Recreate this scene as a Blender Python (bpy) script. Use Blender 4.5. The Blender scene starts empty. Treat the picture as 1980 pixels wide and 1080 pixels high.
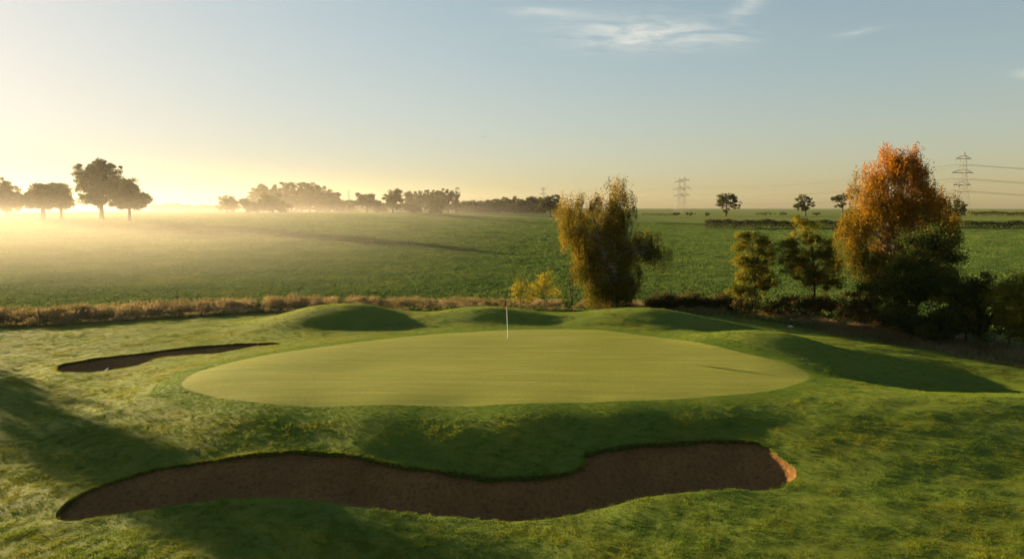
import bpy, math, random
import numpy as np
from mathutils import Vector, Matrix, Euler
from mathutils.geometry import delaunay_2d_cdt
RNG = np.random.default_rng(7)
random.seed(7)
R = math.radians
sc = bpy.context.scene
COL = sc.collection

# ------------------------------------------------------------------ camera
CZ, PITCH, F = 7.3, R(6.05), 1320.0
cam_d = bpy.data.cameras.new('camera'); cam = bpy.data.objects.new('camera', cam_d); COL.objects.link(cam)
cam.location = (0, 0, CZ); cam.rotation_euler = (R(90) - PITCH, 0, 0)
cam_d.lens = 24.0; cam_d.sensor_width = 36.0; cam_d.clip_end = 8000; cam_d.clip_start = 0.1
sc.camera = cam
# ------------------------------------------------------------------ light
SUN_AZ, SUN_EL = R(-55), R(8.6)          # azimuth from +Y (view direction), clockwise positive
sun_d = bpy.data.lights.new('sun', 'SUN'); sun = bpy.data.objects.new('sun', sun_d); COL.objects.link(sun)
sun_d.energy = 5.0; sun_d.angle = R(0.55); sun_d.color = (1.0, 0.73, 0.37)
sdir = Vector((math.sin(SUN_AZ) * math.cos(SUN_EL), math.cos(SUN_AZ) * math.cos(SUN_EL), math.sin(SUN_EL)))
sun.rotation_euler = sdir.to_track_quat('Z', 'Y').to_euler()
sun.location = (-60, 60, 40)
W = bpy.data.worlds.new('World'); sc.world = W; W.use_nodes = True
def build_world():
    nt = W.node_tree; n = nt.nodes; L = nt.links; n.clear()
    out = n.new('ShaderNodeOutputWorld'); bg = n.new('ShaderNodeBackground'); sky = n.new('ShaderNodeTexSky')
    sky.sky_type = 'NISHITA'; sky.sun_disc = False; sky.sun_elevation = SUN_EL; sky.sun_rotation = SUN_AZ
    sky.altitude = 50; sky.air_density = 1.27; sky.dust_density = 0.9; sky.ozone_density = 2.2
    bg.inputs['Strength'].default_value = 0.06
    # film-like shoulder on the whole sky, the same for every direction: c / (1 + c / K)
    K = 3.5
    a = n.new('ShaderNodeVectorMath'); a.operation = 'SCALE'; a.inputs['Scale'].default_value = 1 / K; L.new(sky.outputs[0], a.inputs[0])
    b = n.new('ShaderNodeVectorMath'); b.operation = 'ADD'; b.inputs[1].default_value = (1, 1, 1); L.new(a.outputs[0], b.inputs[0])
    d = n.new('ShaderNodeVectorMath'); d.operation = 'DIVIDE'; L.new(sky.outputs[0], d.inputs[0]); L.new(b.outputs[0], d.inputs[1])
    # thin cirrus, fixed in the sky: A = azimuth tangent, B = elevation tangent
    geo = n.new('ShaderNodeTexCoord'); sep = n.new('ShaderNodeSeparateXYZ'); L.new(geo.outputs['Generated'], sep.inputs[0])
    def mt(op, p, q=None, r=None, clamp=False):
        m = n.new('ShaderNodeMath'); m.operation = op; m.use_clamp = clamp
        for i, v in enumerate((p, q, r)):
            if v is None: continue
            if isinstance(v, (int, float)): m.inputs[i].default_value = v
            else: L.new(v, m.inputs[i])
        return m.outputs[0]
    yy = mt('MAXIMUM', sep.outputs[1], 0.05); A = mt('DIVIDE', sep.outputs[0], yy); B = mt('DIVIDE', sep.outputs[2], yy)
    cv = n.new('ShaderNodeCombineXYZ'); L.new(A, cv.inputs[0]); L.new(B, cv.inputs[1])
    def nz(scale, sx, sy, det, dist, off=0.0):
        mp = n.new('ShaderNodeMapping'); mp.inputs['Scale'].default_value = (sx, sy, 1); mp.inputs['Location'].default_value = (off, off, 0); mp.inputs['Rotation'].default_value = (0, 0, 0.12); L.new(cv.outputs[0], mp.inputs[0])
        t = n.new('ShaderNodeTexNoise'); t.inputs['Scale'].default_value = scale; t.inputs['Detail'].default_value = det; t.inputs['Distortion'].default_value = dist; t.inputs['Roughness'].default_value = 0.6; L.new(mp.outputs[0], t.inputs[0]); return t.outputs['Fac']
    wob = mt('MULTIPLY', mt('SUBTRACT', nz(5, 1, 1, 2, 0, 3.1), 0.5), 0.05)
    def blob(a0, b0, ra, rb, tilt=0.0):
        da = mt('SUBTRACT', A, a0); db = mt('SUBTRACT', mt('SUBTRACT', mt('ADD', B, wob), b0), mt('MULTIPLY', da, tilt))
        e = mt('ADD', mt('POWER', mt('ABSOLUTE', mt('DIVIDE', da, ra)), 2), mt('POWER', mt('ABSOLUTE', mt('DIVIDE', db, rb)), 2))
        return mt('POWER', 2.718, mt('MULTIPLY', e, -1))
    m = blob(0.19, 0.2475, 0.115, 0.020, -0.02)
    for bb in ((0.335, 0.283, 0.03, 0.022, 0.9), (0.29, 0.302, 0.05, 0.008, -0.22), (0.04, 0.275, 0.06, 0.006, 0.0), (0.745, 0.190, 0.03, 0.010, 0.0), (0.50, 0.25, 0.04, 0.005, 0.25)):
        m = mt('ADD', m, mt('MULTIPLY', blob(*bb), 0.5))
    streak = nz(7, 1, 7, 6, 1.1); fine = nz(22, 1, 4.5, 5, 0.8, 2.0)
    st = n.new('ShaderNodeMapRange'); st.inputs[1].default_value = 0.40; st.inputs[2].default_value = 0.72; L.new(mt('ADD', mt('MULTIPLY', streak, 0.7), mt('MULTIPLY', fine, 0.3)), st.inputs[0])
    dens = mt('MULTIPLY', mt('MULTIPLY', m, st.outputs[0]), 0.95, clamp=True)
    dens = mt('MULTIPLY', dens, mt('GREATER_THAN', sep.outputs[1], 0.06))
    mx = n.new('ShaderNodeMix'); mx.data_type = 'RGBA'; L.new(dens, mx.inputs[0]); L.new(d.outputs[0], mx.inputs[6]); mx.inputs[7].default_value = (2.9, 2.75, 2.4, 1)
    L.new(mx.outputs[2], bg.inputs['Color']); L.new(bg.outputs[0], out.inputs[0])
build_world()
W.cycles.sampling_method = 'MANUAL'; W.cycles.sample_map_resolution = 512
vs = sc.view_settings; vs.view_transform = 'Standard'; vs.look = 'None'; vs.gamma = 1.0; vs.use_curve_mapping = False
vs.exposure = 2.5
sc.cycles.max_bounces = 4; sc.cycles.diffuse_bounces = 2; sc.cycles.transmission_bounces = 3; sc.cycles.transparent_max_bounces = 8
sc.cycles.volume_bounces = 0; sc.cycles.use_denoising = True; sc.cycles.denoising_prefilter = 'ACCURATE'; sc.cycles.caustics_reflective = False; sc.cycles.caustics_refractive = False

# ------------------------------------------------------------------ helpers
def ray(u, v):
    x = (u - 990) / F; y = (540 - v) / F
    return np.array((x, math.cos(PITCH) + y * math.sin(PITCH), -math.sin(PITCH) + y * math.cos(PITCH)))
def at(u, v, Y):
    d = ray(u, v); return np.array((0, 0, CZ)) + d * (Y / d[1])
def mpp(Y): return Y / F                       # metres per photo pixel at depth Y
def link(o, parent=None):
    COL.objects.link(o)
    if parent is not None: o.parent = parent
    return o
def tag(o, label=None, cat=None, group=None, kind=None):
    if label: o['label'] = label
    if cat: o['category'] = cat
    if group: o['group'] = group
    if kind: o['kind'] = kind
    return o
def mesh(name, V, Fc, mat=None, smooth=False):
    me = bpy.data.meshes.new(name)
    V = np.asarray(V, np.float32)
    if isinstance(Fc, np.ndarray):
        k = Fc.shape[1]; nf = len(Fc)
        me.vertices.add(len(V)); me.vertices.foreach_set('co', V.ravel())
        me.loops.add(nf * k); me.loops.foreach_set('vertex_index', Fc.astype(np.int32).ravel())
        me.polygons.add(nf); me.polygons.foreach_set('loop_start', np.arange(0, nf * k, k, dtype=np.int32))
        try: me.polygons.foreach_set('loop_total', np.full(nf, k, np.int32))
        except Exception: pass
        me.update(calc_edges=True)
    else:
        me.from_pydata([tuple(map(float, v)) for v in V], [], Fc); me.update()
    if smooth: me.polygons.foreach_set('use_smooth', np.ones(len(me.polygons), bool))
    if mat: me.materials.append(mat)
    return me
def obj(name, me, parent=None, loc=None):
    o = bpy.data.objects.new(name, me); link(o, parent)
    if loc is not None: o.location = loc
    return o
def empty(name, loc=(0, 0, 0)):
    o = bpy.data.objects.new(name, None); o.empty_display_size = 0.3; link(o); o.location = loc; return o
def attr(me, name, arr, dom='POINT'):
    a = me.attributes.new(name, 'FLOAT', dom); a.data.foreach_set('value', np.asarray(arr, np.float32))

# --- node material helper
class NM:
    def __init__(s, name):
        s.m = bpy.data.materials.new(name); s.m.use_nodes = True; s.t = s.m.node_tree; s.t.nodes.clear()
        s.out = s.n('ShaderNodeOutputMaterial')
    def n(s, t, **kw):
        x = s.t.nodes.new(t)
        for k, v in kw.items():
            if k.startswith('i_'):
                key = k[2:]; key = int(key) if key.isdigit() else key.replace('_', ' ')
                x.inputs[key].default_value = v
            else: setattr(x, k, v)
        return x
    def l(s, a, b): s.t.links.new(a, b)
    def pos(s): return s.n('ShaderNodeNewGeometry').outputs['Position']
    def noise(s, vec, scale, detail=3, rough=0.55, stretch=None):
        if stretch:
            mp = s.n('ShaderNodeMapping'); mp.inputs['Scale'].default_value = stretch; s.l(vec, mp.inputs[0]); vec = mp.outputs[0]
        x = s.n('ShaderNodeTexNoise'); x.inputs['Scale'].default_value = scale; x.inputs['Detail'].default_value = detail
        x.inputs['Roughness'].default_value = rough; s.l(vec, x.inputs['Vector']); return x.outputs['Fac']
    def ramp(s, fac, stops):
        r = s.n('ShaderNodeValToRGB'); e = r.color_ramp.elements
        while len(e) < len(stops): e.new(0.5)
        for q, (p, c) in zip(e, stops): q.position = p; q.color = (*c, 1) if len(c) == 3 else c
        s.l(fac, r.inputs[0]); return r.outputs[0]
    def mix(s, fac, a, b, mode='MIX'):
        x = s.n('ShaderNodeMix'); x.data_type = 'RGBA'; x.blend_type = mode
        for sock, v in ((x.inputs[0], fac), (x.inputs[6], a), (x.inputs[7], b)):
            if isinstance(v, (int, float)): sock.default_value = v
            elif isinstance(v, tuple): sock.default_value = (*v, 1)
            else: s.l(v, sock)
        return x.outputs[2]
    def math(s, op, a, b=None, clamp=False):
        x = s.n('ShaderNodeMath'); x.operation = op; x.use_clamp = clamp
        for i, v in ((0, a), (1, b)):
            if v is None: continue
            if isinstance(v, (int, float)): x.inputs[i].default_value = v
            else: s.l(v, x.inputs[i])
        return x.outputs[0]
    def bump(s, h, strength, dist):
        b = s.n('ShaderNodeBump'); b.inputs['Strength'].default_value = strength; b.inputs['Distance'].default_value = dist
        s.l(h, b.inputs['Height']); return b.outputs[0]
    def leafy(s, col, trans=0.45, gloss=0.0, normal=None, tcol=None):
        d = s.n('ShaderNodeBsdfDiffuse'); t = s.n('ShaderNodeBsdfTranslucent'); m = s.n('ShaderNodeMixShader'); m.inputs[0].default_value = trans
        s.l(col, d.inputs[0]); s.l(tcol or col, t.inputs[0])
        if normal is not None: s.l(normal, d.inputs['Normal'])
        s.l(d.outputs[0], m.inputs[1]); s.l(t.outputs[0], m.inputs[2]); sh = m.outputs[0]
        if gloss > 0:
            g = s.n('ShaderNodeBsdfGlossy'); g.inputs['Roughness'].default_value = 0.5
            m2 = s.n('ShaderNodeMixShader'); m2.inputs[0].default_value = gloss
            s.l(sh, m2.inputs[1]); s.l(g.outputs[0], m2.inputs[2]); sh = m2.outputs[0]
        s.l(sh, s.out.inputs[0]); return s.m
    def principled(s, col, rough=0.8, normal=None, sheen=0.0, spec=0.3, sheen_rough=0.4, sheen_tint=(1, 1, 1)):
        p = s.n('ShaderNodeBsdfPrincipled')
        if isinstance(col, tuple): p.inputs['Base Color'].default_value = (*col, 1)
        else: s.l(col, p.inputs['Base Color'])
        if isinstance(rough, (int, float)): p.inputs['Roughness'].default_value = rough
        else: s.l(rough, p.inputs['Roughness'])
        p.inputs['Specular IOR Level'].default_value = spec
        p.inputs['Sheen Weight'].default_value = sheen; p.inputs['Sheen Roughness'].default_value = sheen_rough
        p.inputs['Sheen Tint'].default_value = (*sheen_tint, 1)
        if normal is not None: s.l(normal, p.inputs['Normal'])
        s.l(p.outputs[0], s.out.inputs[0]); return s.m

# ------------------------------------------------------------------ terrain heights
CTRL = np.array([
    # putting green plateau
    (-13.6, 27.5, 0), (-13.7, 30.2, 0), (-12.1, 33.4, 0), (-8.2, 36.7, 0), (-4.2, 39, 0), (0.3, 40.5, 0.02), (5, 40.5, 0.03), (8.9, 37.5, 0.02),
    (11.9, 33.4, 0), (13, 31.2, 0), (12.7, 28.6, 0), (10.6, 26.8, 0), (7.2, 25.7, 0), (3.1, 25.1, 0), (-1.7, 24.5, 0), (-7.4, 24.5, 0), (-10.7, 25.4, 0),
    (0, 32, 0.06), (-7, 30, 0.03), (7, 31, 0.05), (0, 36, 0.05),
    # apron in front
    (-5.2, 23.2, 0.02), (0.2, 23.05, 0.03), (3.8, 23.4, 0.03), (7.8, 24.4, 0.0), (11, 25.6, 0.0), (-9.4, 23.6, -0.12), (-12.3, 24.3, -0.35),
    # left
    (-15.6, 27, -0.3), (-18, 29.6, -0.5), (-20.5, 30.6, -0.48), (-24, 30.2, -0.5), (-29, 30, -0.55), (-21.5, 32.3, -0.62), (-25, 33.5, -0.8), (-17, 34.6, -0.42), (-15, 37.2, -0.4), (-30, 40, -0.75),
    (-22.5, 40, -0.62), (-17, 43, -0.55), (-24, 45, -0.6), (-35, 45, -0.6), (-18.5, 25, -0.7), (-14.2, 22, -0.72), (-20, 21, -0.8), (-27, 24, -0.75), (-13.2, 18.6, -0.95), (-17, 16, -1.0),
    # bunker top edge
    (-12, 19.4, -0.85), (-11.1, 20.6, -0.82), (-9.4, 21.5, -0.75), (-7.5, 22.15, -0.50), (-6, 22, -0.50), (-3.8, 21.1, -0.66), (-1.4, 20.2, -0.92), (0.5, 19.95, -0.97), (1.6, 20.3, -0.92), (2.7, 21.6, -0.75),
    (3.7, 22.5, -0.6), (5.4, 22.9, -0.5), (7.4, 23.15, -0.45), (8.7, 22.7, -0.45), (9.2, 21.4, -0.6), (9.2, 20.2, -0.75), (-2, 21.7, -0.27), (0.7, 21.5, -0.27), (-4.5, 22.2, -0.22), (3.4, 23.0, -0.18), (6.5, 23.7, -0.14),
    # near rim
    (7.5, 18.9, -0.85), (6.2, 19.2, -0.8), (4.15, 18.8, -0.82), (2.3, 17.8, -0.95), (0.9, 17.3, -1.05), (-0.6, 17.2, -1.08), (-1.9, 17.5, -1.02), (-4.1, 18, -0.82), (-5.9, 18.5, -0.7), (-7.5, 18.6, -0.68),
    (-8.9, 18.3, -0.78), (-10.4, 17.7, -0.95), (-11.6, 17.2, -1.02),
    (-13, 14, -1.0), (-8, 14.5, -0.95), (-3, 14.5, -1.0), (0, 14, -1.15), (4, 15, -1.05), (8, 15.5, -0.9), (13, 15, -0.95), (0, 8, -1.4), (-14, 8, -1.3), (14, 8, -1.2),
    # right knoll and hollow
    (14.3, 25.4, 0.08), (17, 25.3, 0.12), (20, 25.8, 0.05), (24, 26.5, -0.05), (28, 28, -0.3), (12.3, 22, -0.4), (16, 21.5, -0.45), (20, 22, -0.45), (13, 18.5, -0.8), (18, 18, -0.85), (26, 20, -0.8),
    (15.5, 29.6, -0.45), (18, 30.2, -1.0), (21.5, 31, -1.3), (25, 32.5, -1.5), (30, 32, -1.6), (28, 36, -1.45), (24, 38, -1.15), (20, 36, -0.7), (17.5, 33.4, -0.35), (26, 42, -1.1), (34, 38, -1.6), (40, 30, -1.6),
    # behind the green
    (-9.4, 39.6, -0.2), (-3.2, 41.7, -0.18), (3, 42.3, -0.12), (9, 40.6, -0.1), (13, 38.8, -0.2), (16, 42, -0.6), (20, 42.5, -0.8), (-14.6, 42.5, -0.45),
    (-19, 49, -0.6), (-12, 49, -0.62), (-6, 48.6, -0.6), (0, 48.5, -0.6), (6, 48.5, -0.6), (13, 48, -0.65), (19, 47.5, -0.8),
    (-40, 56, -0.5), (-20, 57, -0.6), (0, 57, -0.8), (15, 56, -0.9), (30, 50, -1.1), (45, 45, -1.3), (-50, 35, -0.6), (-45, 20, -0.9), (45, 18, -1.4), (-20, 5, -1.4), (22, 6, -1.4)], float)
def tps_fit(P):
    X = P[:, :2]; n = len(X); d2 = ((X[:, None] - X[None]) ** 2).sum(-1)
    K = np.where(d2 > 0, d2 * np.log(d2 + 1e-12) * 0.5, 0) + np.eye(n) * 2.0
    Q = np.c_[np.ones(n), X]; A = np.block([[K, Q], [Q.T, np.zeros((3, 3))]])
    return np.linalg.solve(A, np.r_[P[:, 2], 0, 0, 0])
TW = tps_fit(CTRL)
MOUNDS = [(-11.6, 45.3, 1.30, 3.5, 2.5, 0.16), (-1.8, 45.1, 1.06, 3.0, 2.0, 0.0), (8.6, 44.7, 1.02, 3.8, 2.1, -0.12), (13.6, 36.2, 0.74, 2.5, 1.5, -0.35), (-7.2, 19.0, 0.10, 2.2, 1.0, 0.1)]
def tps(x, y):
    X = np.c_[x, y]; z = TW[-3] + TW[-2] * x + TW[-1] * y
    for (a, b), w in zip(CTRL[:, :2], TW[:-3]):
        d2 = (x - a) ** 2 + (y - b) ** 2
        z = z + w * d2 * np.log(d2 + 1e-12) * 0.5
    for (a, b, h, sx, sy, rot) in MOUNDS:
        dx, dy = x - a, y - b; c, s = math.cos(rot), math.sin(rot); p, q = dx * c + dy * s, -dx * s + dy * c
        e = (p / sx) ** 2 / 2 + (q / sy) ** 2 / 2
        z = z + h * np.exp(-e ** 1.15)
    return z
def sstep(t): t = np.clip(t, 0, 1); return t * t * (3 - 2 * t)
def far(x, y):
    r = np.hypot(x, y); w = sstep((x / np.maximum(np.abs(y), 1) + 0.25) / 0.55)       # 0 on the left, 1 on the right
    left = -0.6 + 5.4 * sstep((r - 40) / 260) + 0.9 * sstep((r - 250) / 500)
    right = -1.0 + 3.0 * sstep((r - 230) / 190) - 2.0 * sstep((r - 430) / 300)
    z = left * (1 - w) + right * w
    back = sstep(-y / 30 + 0.2)
    z = z * (1 - back) - 1.3 * back
    return z + 0.10 * np.sin(x * 0.043 + 1) * np.sin(y * 0.05) * sstep((r - 50) / 60)
def H(x, y):
    x = np.asarray(x, float); y = np.asarray(y, float)
    k = np.maximum(sstep((y - 50) / 14), np.maximum(sstep((np.abs(x) - 34) / 16), sstep((9 - y) / 8)))
    zn = tps(np.clip(x, -52, 52), np.clip(y, 2, 66)); zf = far(x, y)
    z = zn * (1 - k) + zf * k
    return z + lumps(x, y) * (1 - ingreen_soft(x, y)) * (1 - 0.7 * k)
LW = [(random.uniform(1.2, 7.0), random.uniform(0, math.pi), random.uniform(0, 6.28)) for _ in range(22)]
def lumps(x, y):
    z = 0.016 * np.sin(x * 1.7 + 1.3 * np.sin(y * 0.9)) * np.sin(y * 1.4 + np.sin(x * 1.1))
    for f, a, p in LW:
        z = z + 0.010 / f ** 0.75 * np.sin(f * (x * math.cos(a) * 0.7 + y * math.sin(a) * 1.15) + p + 0.8 * np.sin(0.6 * x + p) + 0.8 * np.sin(0.5 * y - p))
    return z
def ingreen_soft(x, y):
    return sstep((1.25 - ((x + 0.3) / 14.2) ** 2 - ((y - 31.5) / 9.5) ** 2) / 0.25)
def hit(u, v):
    d = ray(u, v); t = np.geomspace(8, 2200, 3000)
    X, Y, Z = d[0] * t, d[1] * t, CZ + d[2] * t
    b = np.nonzero(Z < H(X, Y))[0]
    i = b[0] if len(b) else len(t) - 1
    lo, hi = t[max(i - 1, 0)], t[i]
    tt = np.linspace(lo, hi, 40); h = CZ + d[2] * tt - H(d[0] * tt, d[1] * tt); j = np.nonzero(h <= 0)[0]
    t0 = tt[j[0]] if len(j) else hi
    return np.array((d[0] * t0, d[1] * t0))
def smooth_loop(pts, step=0.15, jitter=0.0):
    P = np.array(pts); n = len(P); out = []
    for i in range(n):
        p0, p1, p2, p3 = P[i - 1], P[i], P[(i + 1) % n], P[(i + 2) % n]
        k = max(2, int(np.linalg.norm(p2 - p1) / step))
        for t in np.arange(k) / k:
            out.append(0.5 * ((2 * p1) + (-p0 + p2) * t + (2 * p0 - 5 * p1 + 4 * p2 - p3) * t * t + (-p0 + 3 * p1 - 3 * p2 + p3) * t ** 3))
    out = np.array(out)
    if jitter: out += RNG.normal(0, jitter, out.shape)
    return out
def inside(P, poly):
    x, y = P[:, 0], P[:, 1]; r = np.zeros(len(P), bool); A = poly; B = np.roll(poly, -1, 0)
    for (x0, y0), (x1, y1) in zip(A, B):
        if y0 == y1: continue
        c = ((y0 > y) != (y1 > y)); r ^= c & (x < (x1 - x0) * (y - y0) / (y1 - y0) + x0)
    return r
def dist_poly(P, poly):
    d = np.full(len(P), 1e9); A = poly; B = np.roll(poly, -1, 0)
    for a, b in zip(A, B):
        ab = b - a; t = np.clip(((P - a) @ ab) / (ab @ ab + 1e-12), 0, 1)
        d = np.minimum(d, np.hypot(*(P - a - t[:, None] * ab).T))
    return d
hits = lambda L: [hit(*p) for p in L]
GREEN = smooth_loop(hits([(352, 745), (362, 730), (400, 713), (520, 685), (700, 660), (850, 645), (1000, 637), (1150, 637), (1300, 655), (1450, 685), (1530, 705), (1565, 730), (1500, 753), (1350, 768), (1150, 777), (900, 785), (600, 785), (450, 772), (380, 757)]), 0.2)
BUNK1 = smooth_loop(hits([(107, 995), (135, 965), (200, 935), (300, 905), (430, 885), (560, 870), (640, 873), (760, 895), (900, 915), (960, 922), (1080, 915), (1128, 897), (1133, 876), (1200, 862), (1290, 854), (1400, 849), (1470, 855), (1510, 882), (1535, 903), (1540, 920), (1520, 935), (1490, 945), (1400, 946), (1270, 957), (1150, 985), (1060, 1002), (950, 1005), (850, 997), (700, 980), (590, 965), (480, 962), (380, 970), (250, 990), (150, 1005), (118, 1005)]), 0.12, 0.012)
BUNK2 = smooth_loop(hits([(107, 712), (120, 703), (200, 690), (350, 672), (450, 664), (530, 662), (541, 665), (500, 669), (430, 681), (320, 690), (270, 705), (200, 717), (150, 720), (115, 719)]), 0.18, 0.012)
c0 = GREEN.mean(0)
def offset_loop(loop, d):
    t = np.roll(loop, -2, 0) - np.roll(loop, 2, 0); nrm = np.c_[t[:, 1], -t[:, 0]]; nrm /= np.linalg.norm(nrm, axis=1)[:, None] + 1e-9
    s = np.sign(((loop - loop.mean(0)) * nrm).sum(1).mean()); return loop + nrm * s * d
COLLAR = offset_loop(GREEN, 1.15)[::2]
# ------------------------------------------------------------------ ground materials
def mat_rough():
    s = NM('rough_turf'); p = s.pos()
    a = s.noise(p, 0.35, 4); b = s.noise(p, 3.2, 4, stretch=(0.5, 1, 1)); c = s.noise(p, 26, 3, 0.7)
    col = s.ramp(a, [(0.25, (0.058, 0.108, 0.022)), (0.55, (0.095, 0.135, 0.020)), (0.8, (0.150, 0.150, 0.018))])
    col = s.mix(s.math('MULTIPLY', b, 0.7), col, (0.115, 0.135, 0.014))
    h = s.math('ADD', s.math('MULTIPLY', b, 0.6), s.math('MULTIPLY', c, 0.5))
    return s.principled(col, 0.8, s.bump(h, 1.0, 0.10), sheen=0.0, spec=0.04, sheen_tint=(0.75, 0.8, 0.35))
def mat_green():
    s = NM('putting_turf'); p = s.pos()
    a = s.noise(p, 0.9, 4, stretch=(0.16, 2.0, 1)); b = s.noise(p, 5.0, 4, stretch=(0.14, 1.5, 1)); c = s.noise(p, 60, 2, 0.7)
    col = s.ramp(a, [(0.3, (0.128, 0.158, 0.022)), (0.66, (0.215, 0.225, 0.046))])
    col = s.mix(s.ramp(b, [(0.42, (0, 0, 0)), (0.6, (0.85, 0.85, 0.85))]), col, (0.165, 0.165, 0.026))
    g = s.noise(p, 14, 3, 0.7, stretch=(0.5, 1, 1)); col = s.mix(s.ramp(g, [(0.35, (0.45, 0.45, 0.45)), (0.55, (0, 0, 0))]), col, (0.105, 0.125, 0.014))
    h = s.math('ADD', s.math('MULTIPLY', b, 0.25), s.math('MULTIPLY', g, 0.6))
    return s.principled(col, 0.65, s.bump(h, 0.7, 0.03), sheen=0.0, spec=0.04, sheen_tint=(0.9, 0.85, 0.5))
def mat_collar():
    s = NM('collar_turf'); p = s.pos()
    a = s.noise(p, 0.8, 4); b = s.noise(p, 9, 4, stretch=(0.5, 1, 1)); c = s.noise(p, 60, 2, 0.7)
    col = s.ramp(a, [(0.3, (0.062, 0.110, 0.016)), (0.7, (0.115, 0.145, 0.018))])
    h = s.math('ADD', s.math('MULTIPLY', b, 0.35), s.math('MULTIPLY', c, 0.3))
    return s.principled(col, 0.75, s.bump(h, 0.9, 0.05), sheen=0.0, spec=0.04, sheen_tint=(0.8, 0.85, 0.4))
def mat_field():
    s = NM('crop_field_soil'); p = s.pos()
    a = s.noise(p, 0.03, 4); b = s.noise(p, 0.5, 4, stretch=(0.35, 1, 1)); c = s.noise(p, 4, 4, 0.7)
    col = s.ramp(a, [(0.35, (0.045, 0.085, 0.014)), (0.65, (0.085, 0.115, 0.02))])
    col = s.mix(s.ramp(b, [(0.45, (0, 0, 0)), (0.7, (1, 1, 1))]), col, (0.13, 0.13, 0.02))
    col = s.mix(s.ramp(c, [(0.5, (0, 0, 0)), (0.62, (1, 1, 1))]), col, (0.03, 0.05, 0.012))
    h = s.math('ADD', b, c)
    return s.principled(col, 0.8, s.bump(h, 1.0, 0.35), sheen=0.0, spec=0.04, sheen_tint=(0.7, 0.8, 0.3))
def mat_sand():
    s = NM('bunker_sand'); p = s.pos()
    a = s.noise(p, 0.6, 4); b = s.noise(p, 7, 5, 0.65); c = s.noise(p, 90, 2, 0.8)
    w = s.n('ShaderNodeTexWave'); w.inputs['Scale'].default_value = 1.5; w.inputs['Distortion'].default_value = 16; w.inputs['Detail'].default_value = 2; w.inputs['Detail Scale'].default_value = 0.9; s.l(p, w.inputs[0])
    col = s.ramp(a, [(0.3, (0.145, 0.072, 0.024)), (0.7, (0.215, 0.112, 0.038))])
    col = s.mix(s.math('MULTIPLY', s.math('MULTIPLY', w.outputs['Fac'], b), 0.5), col, (0.09, 0.05, 0.026))
    col = s.mix(s.ramp(b, [(0.48, (0, 0, 0)), (0.72, (0.8, 0.8, 0.8))]), col, (0.075, 0.036, 0.015))
    h = s.math('ADD', s.math('ADD', s.math('MULTIPLY', b, 0.5), s.math('MULTIPLY', c, 0.3)), s.math('MULTIPLY', w.outputs['Fac'], 0.12))
    return s.principled(col, 0.95, s.bump(h, 1.0, 0.08), spec=0.04)
def mat_soil():
    s = NM('turf_edge_soil'); p = s.pos(); b = s.noise(p, 14, 4)
    return s.principled(s.ramp(b, [(0.35, (0.040, 0.034, 0.014)), (0.7, (0.075, 0.085, 0.020))]), 0.95, s.bump(b, 1, 0.05), spec=0.04)
M = dict(rough=mat_rough(), green=mat_green(), collar=mat_collar(), field=mat_field(), sand=mat_sand(), soil=mat_soil())

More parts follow.
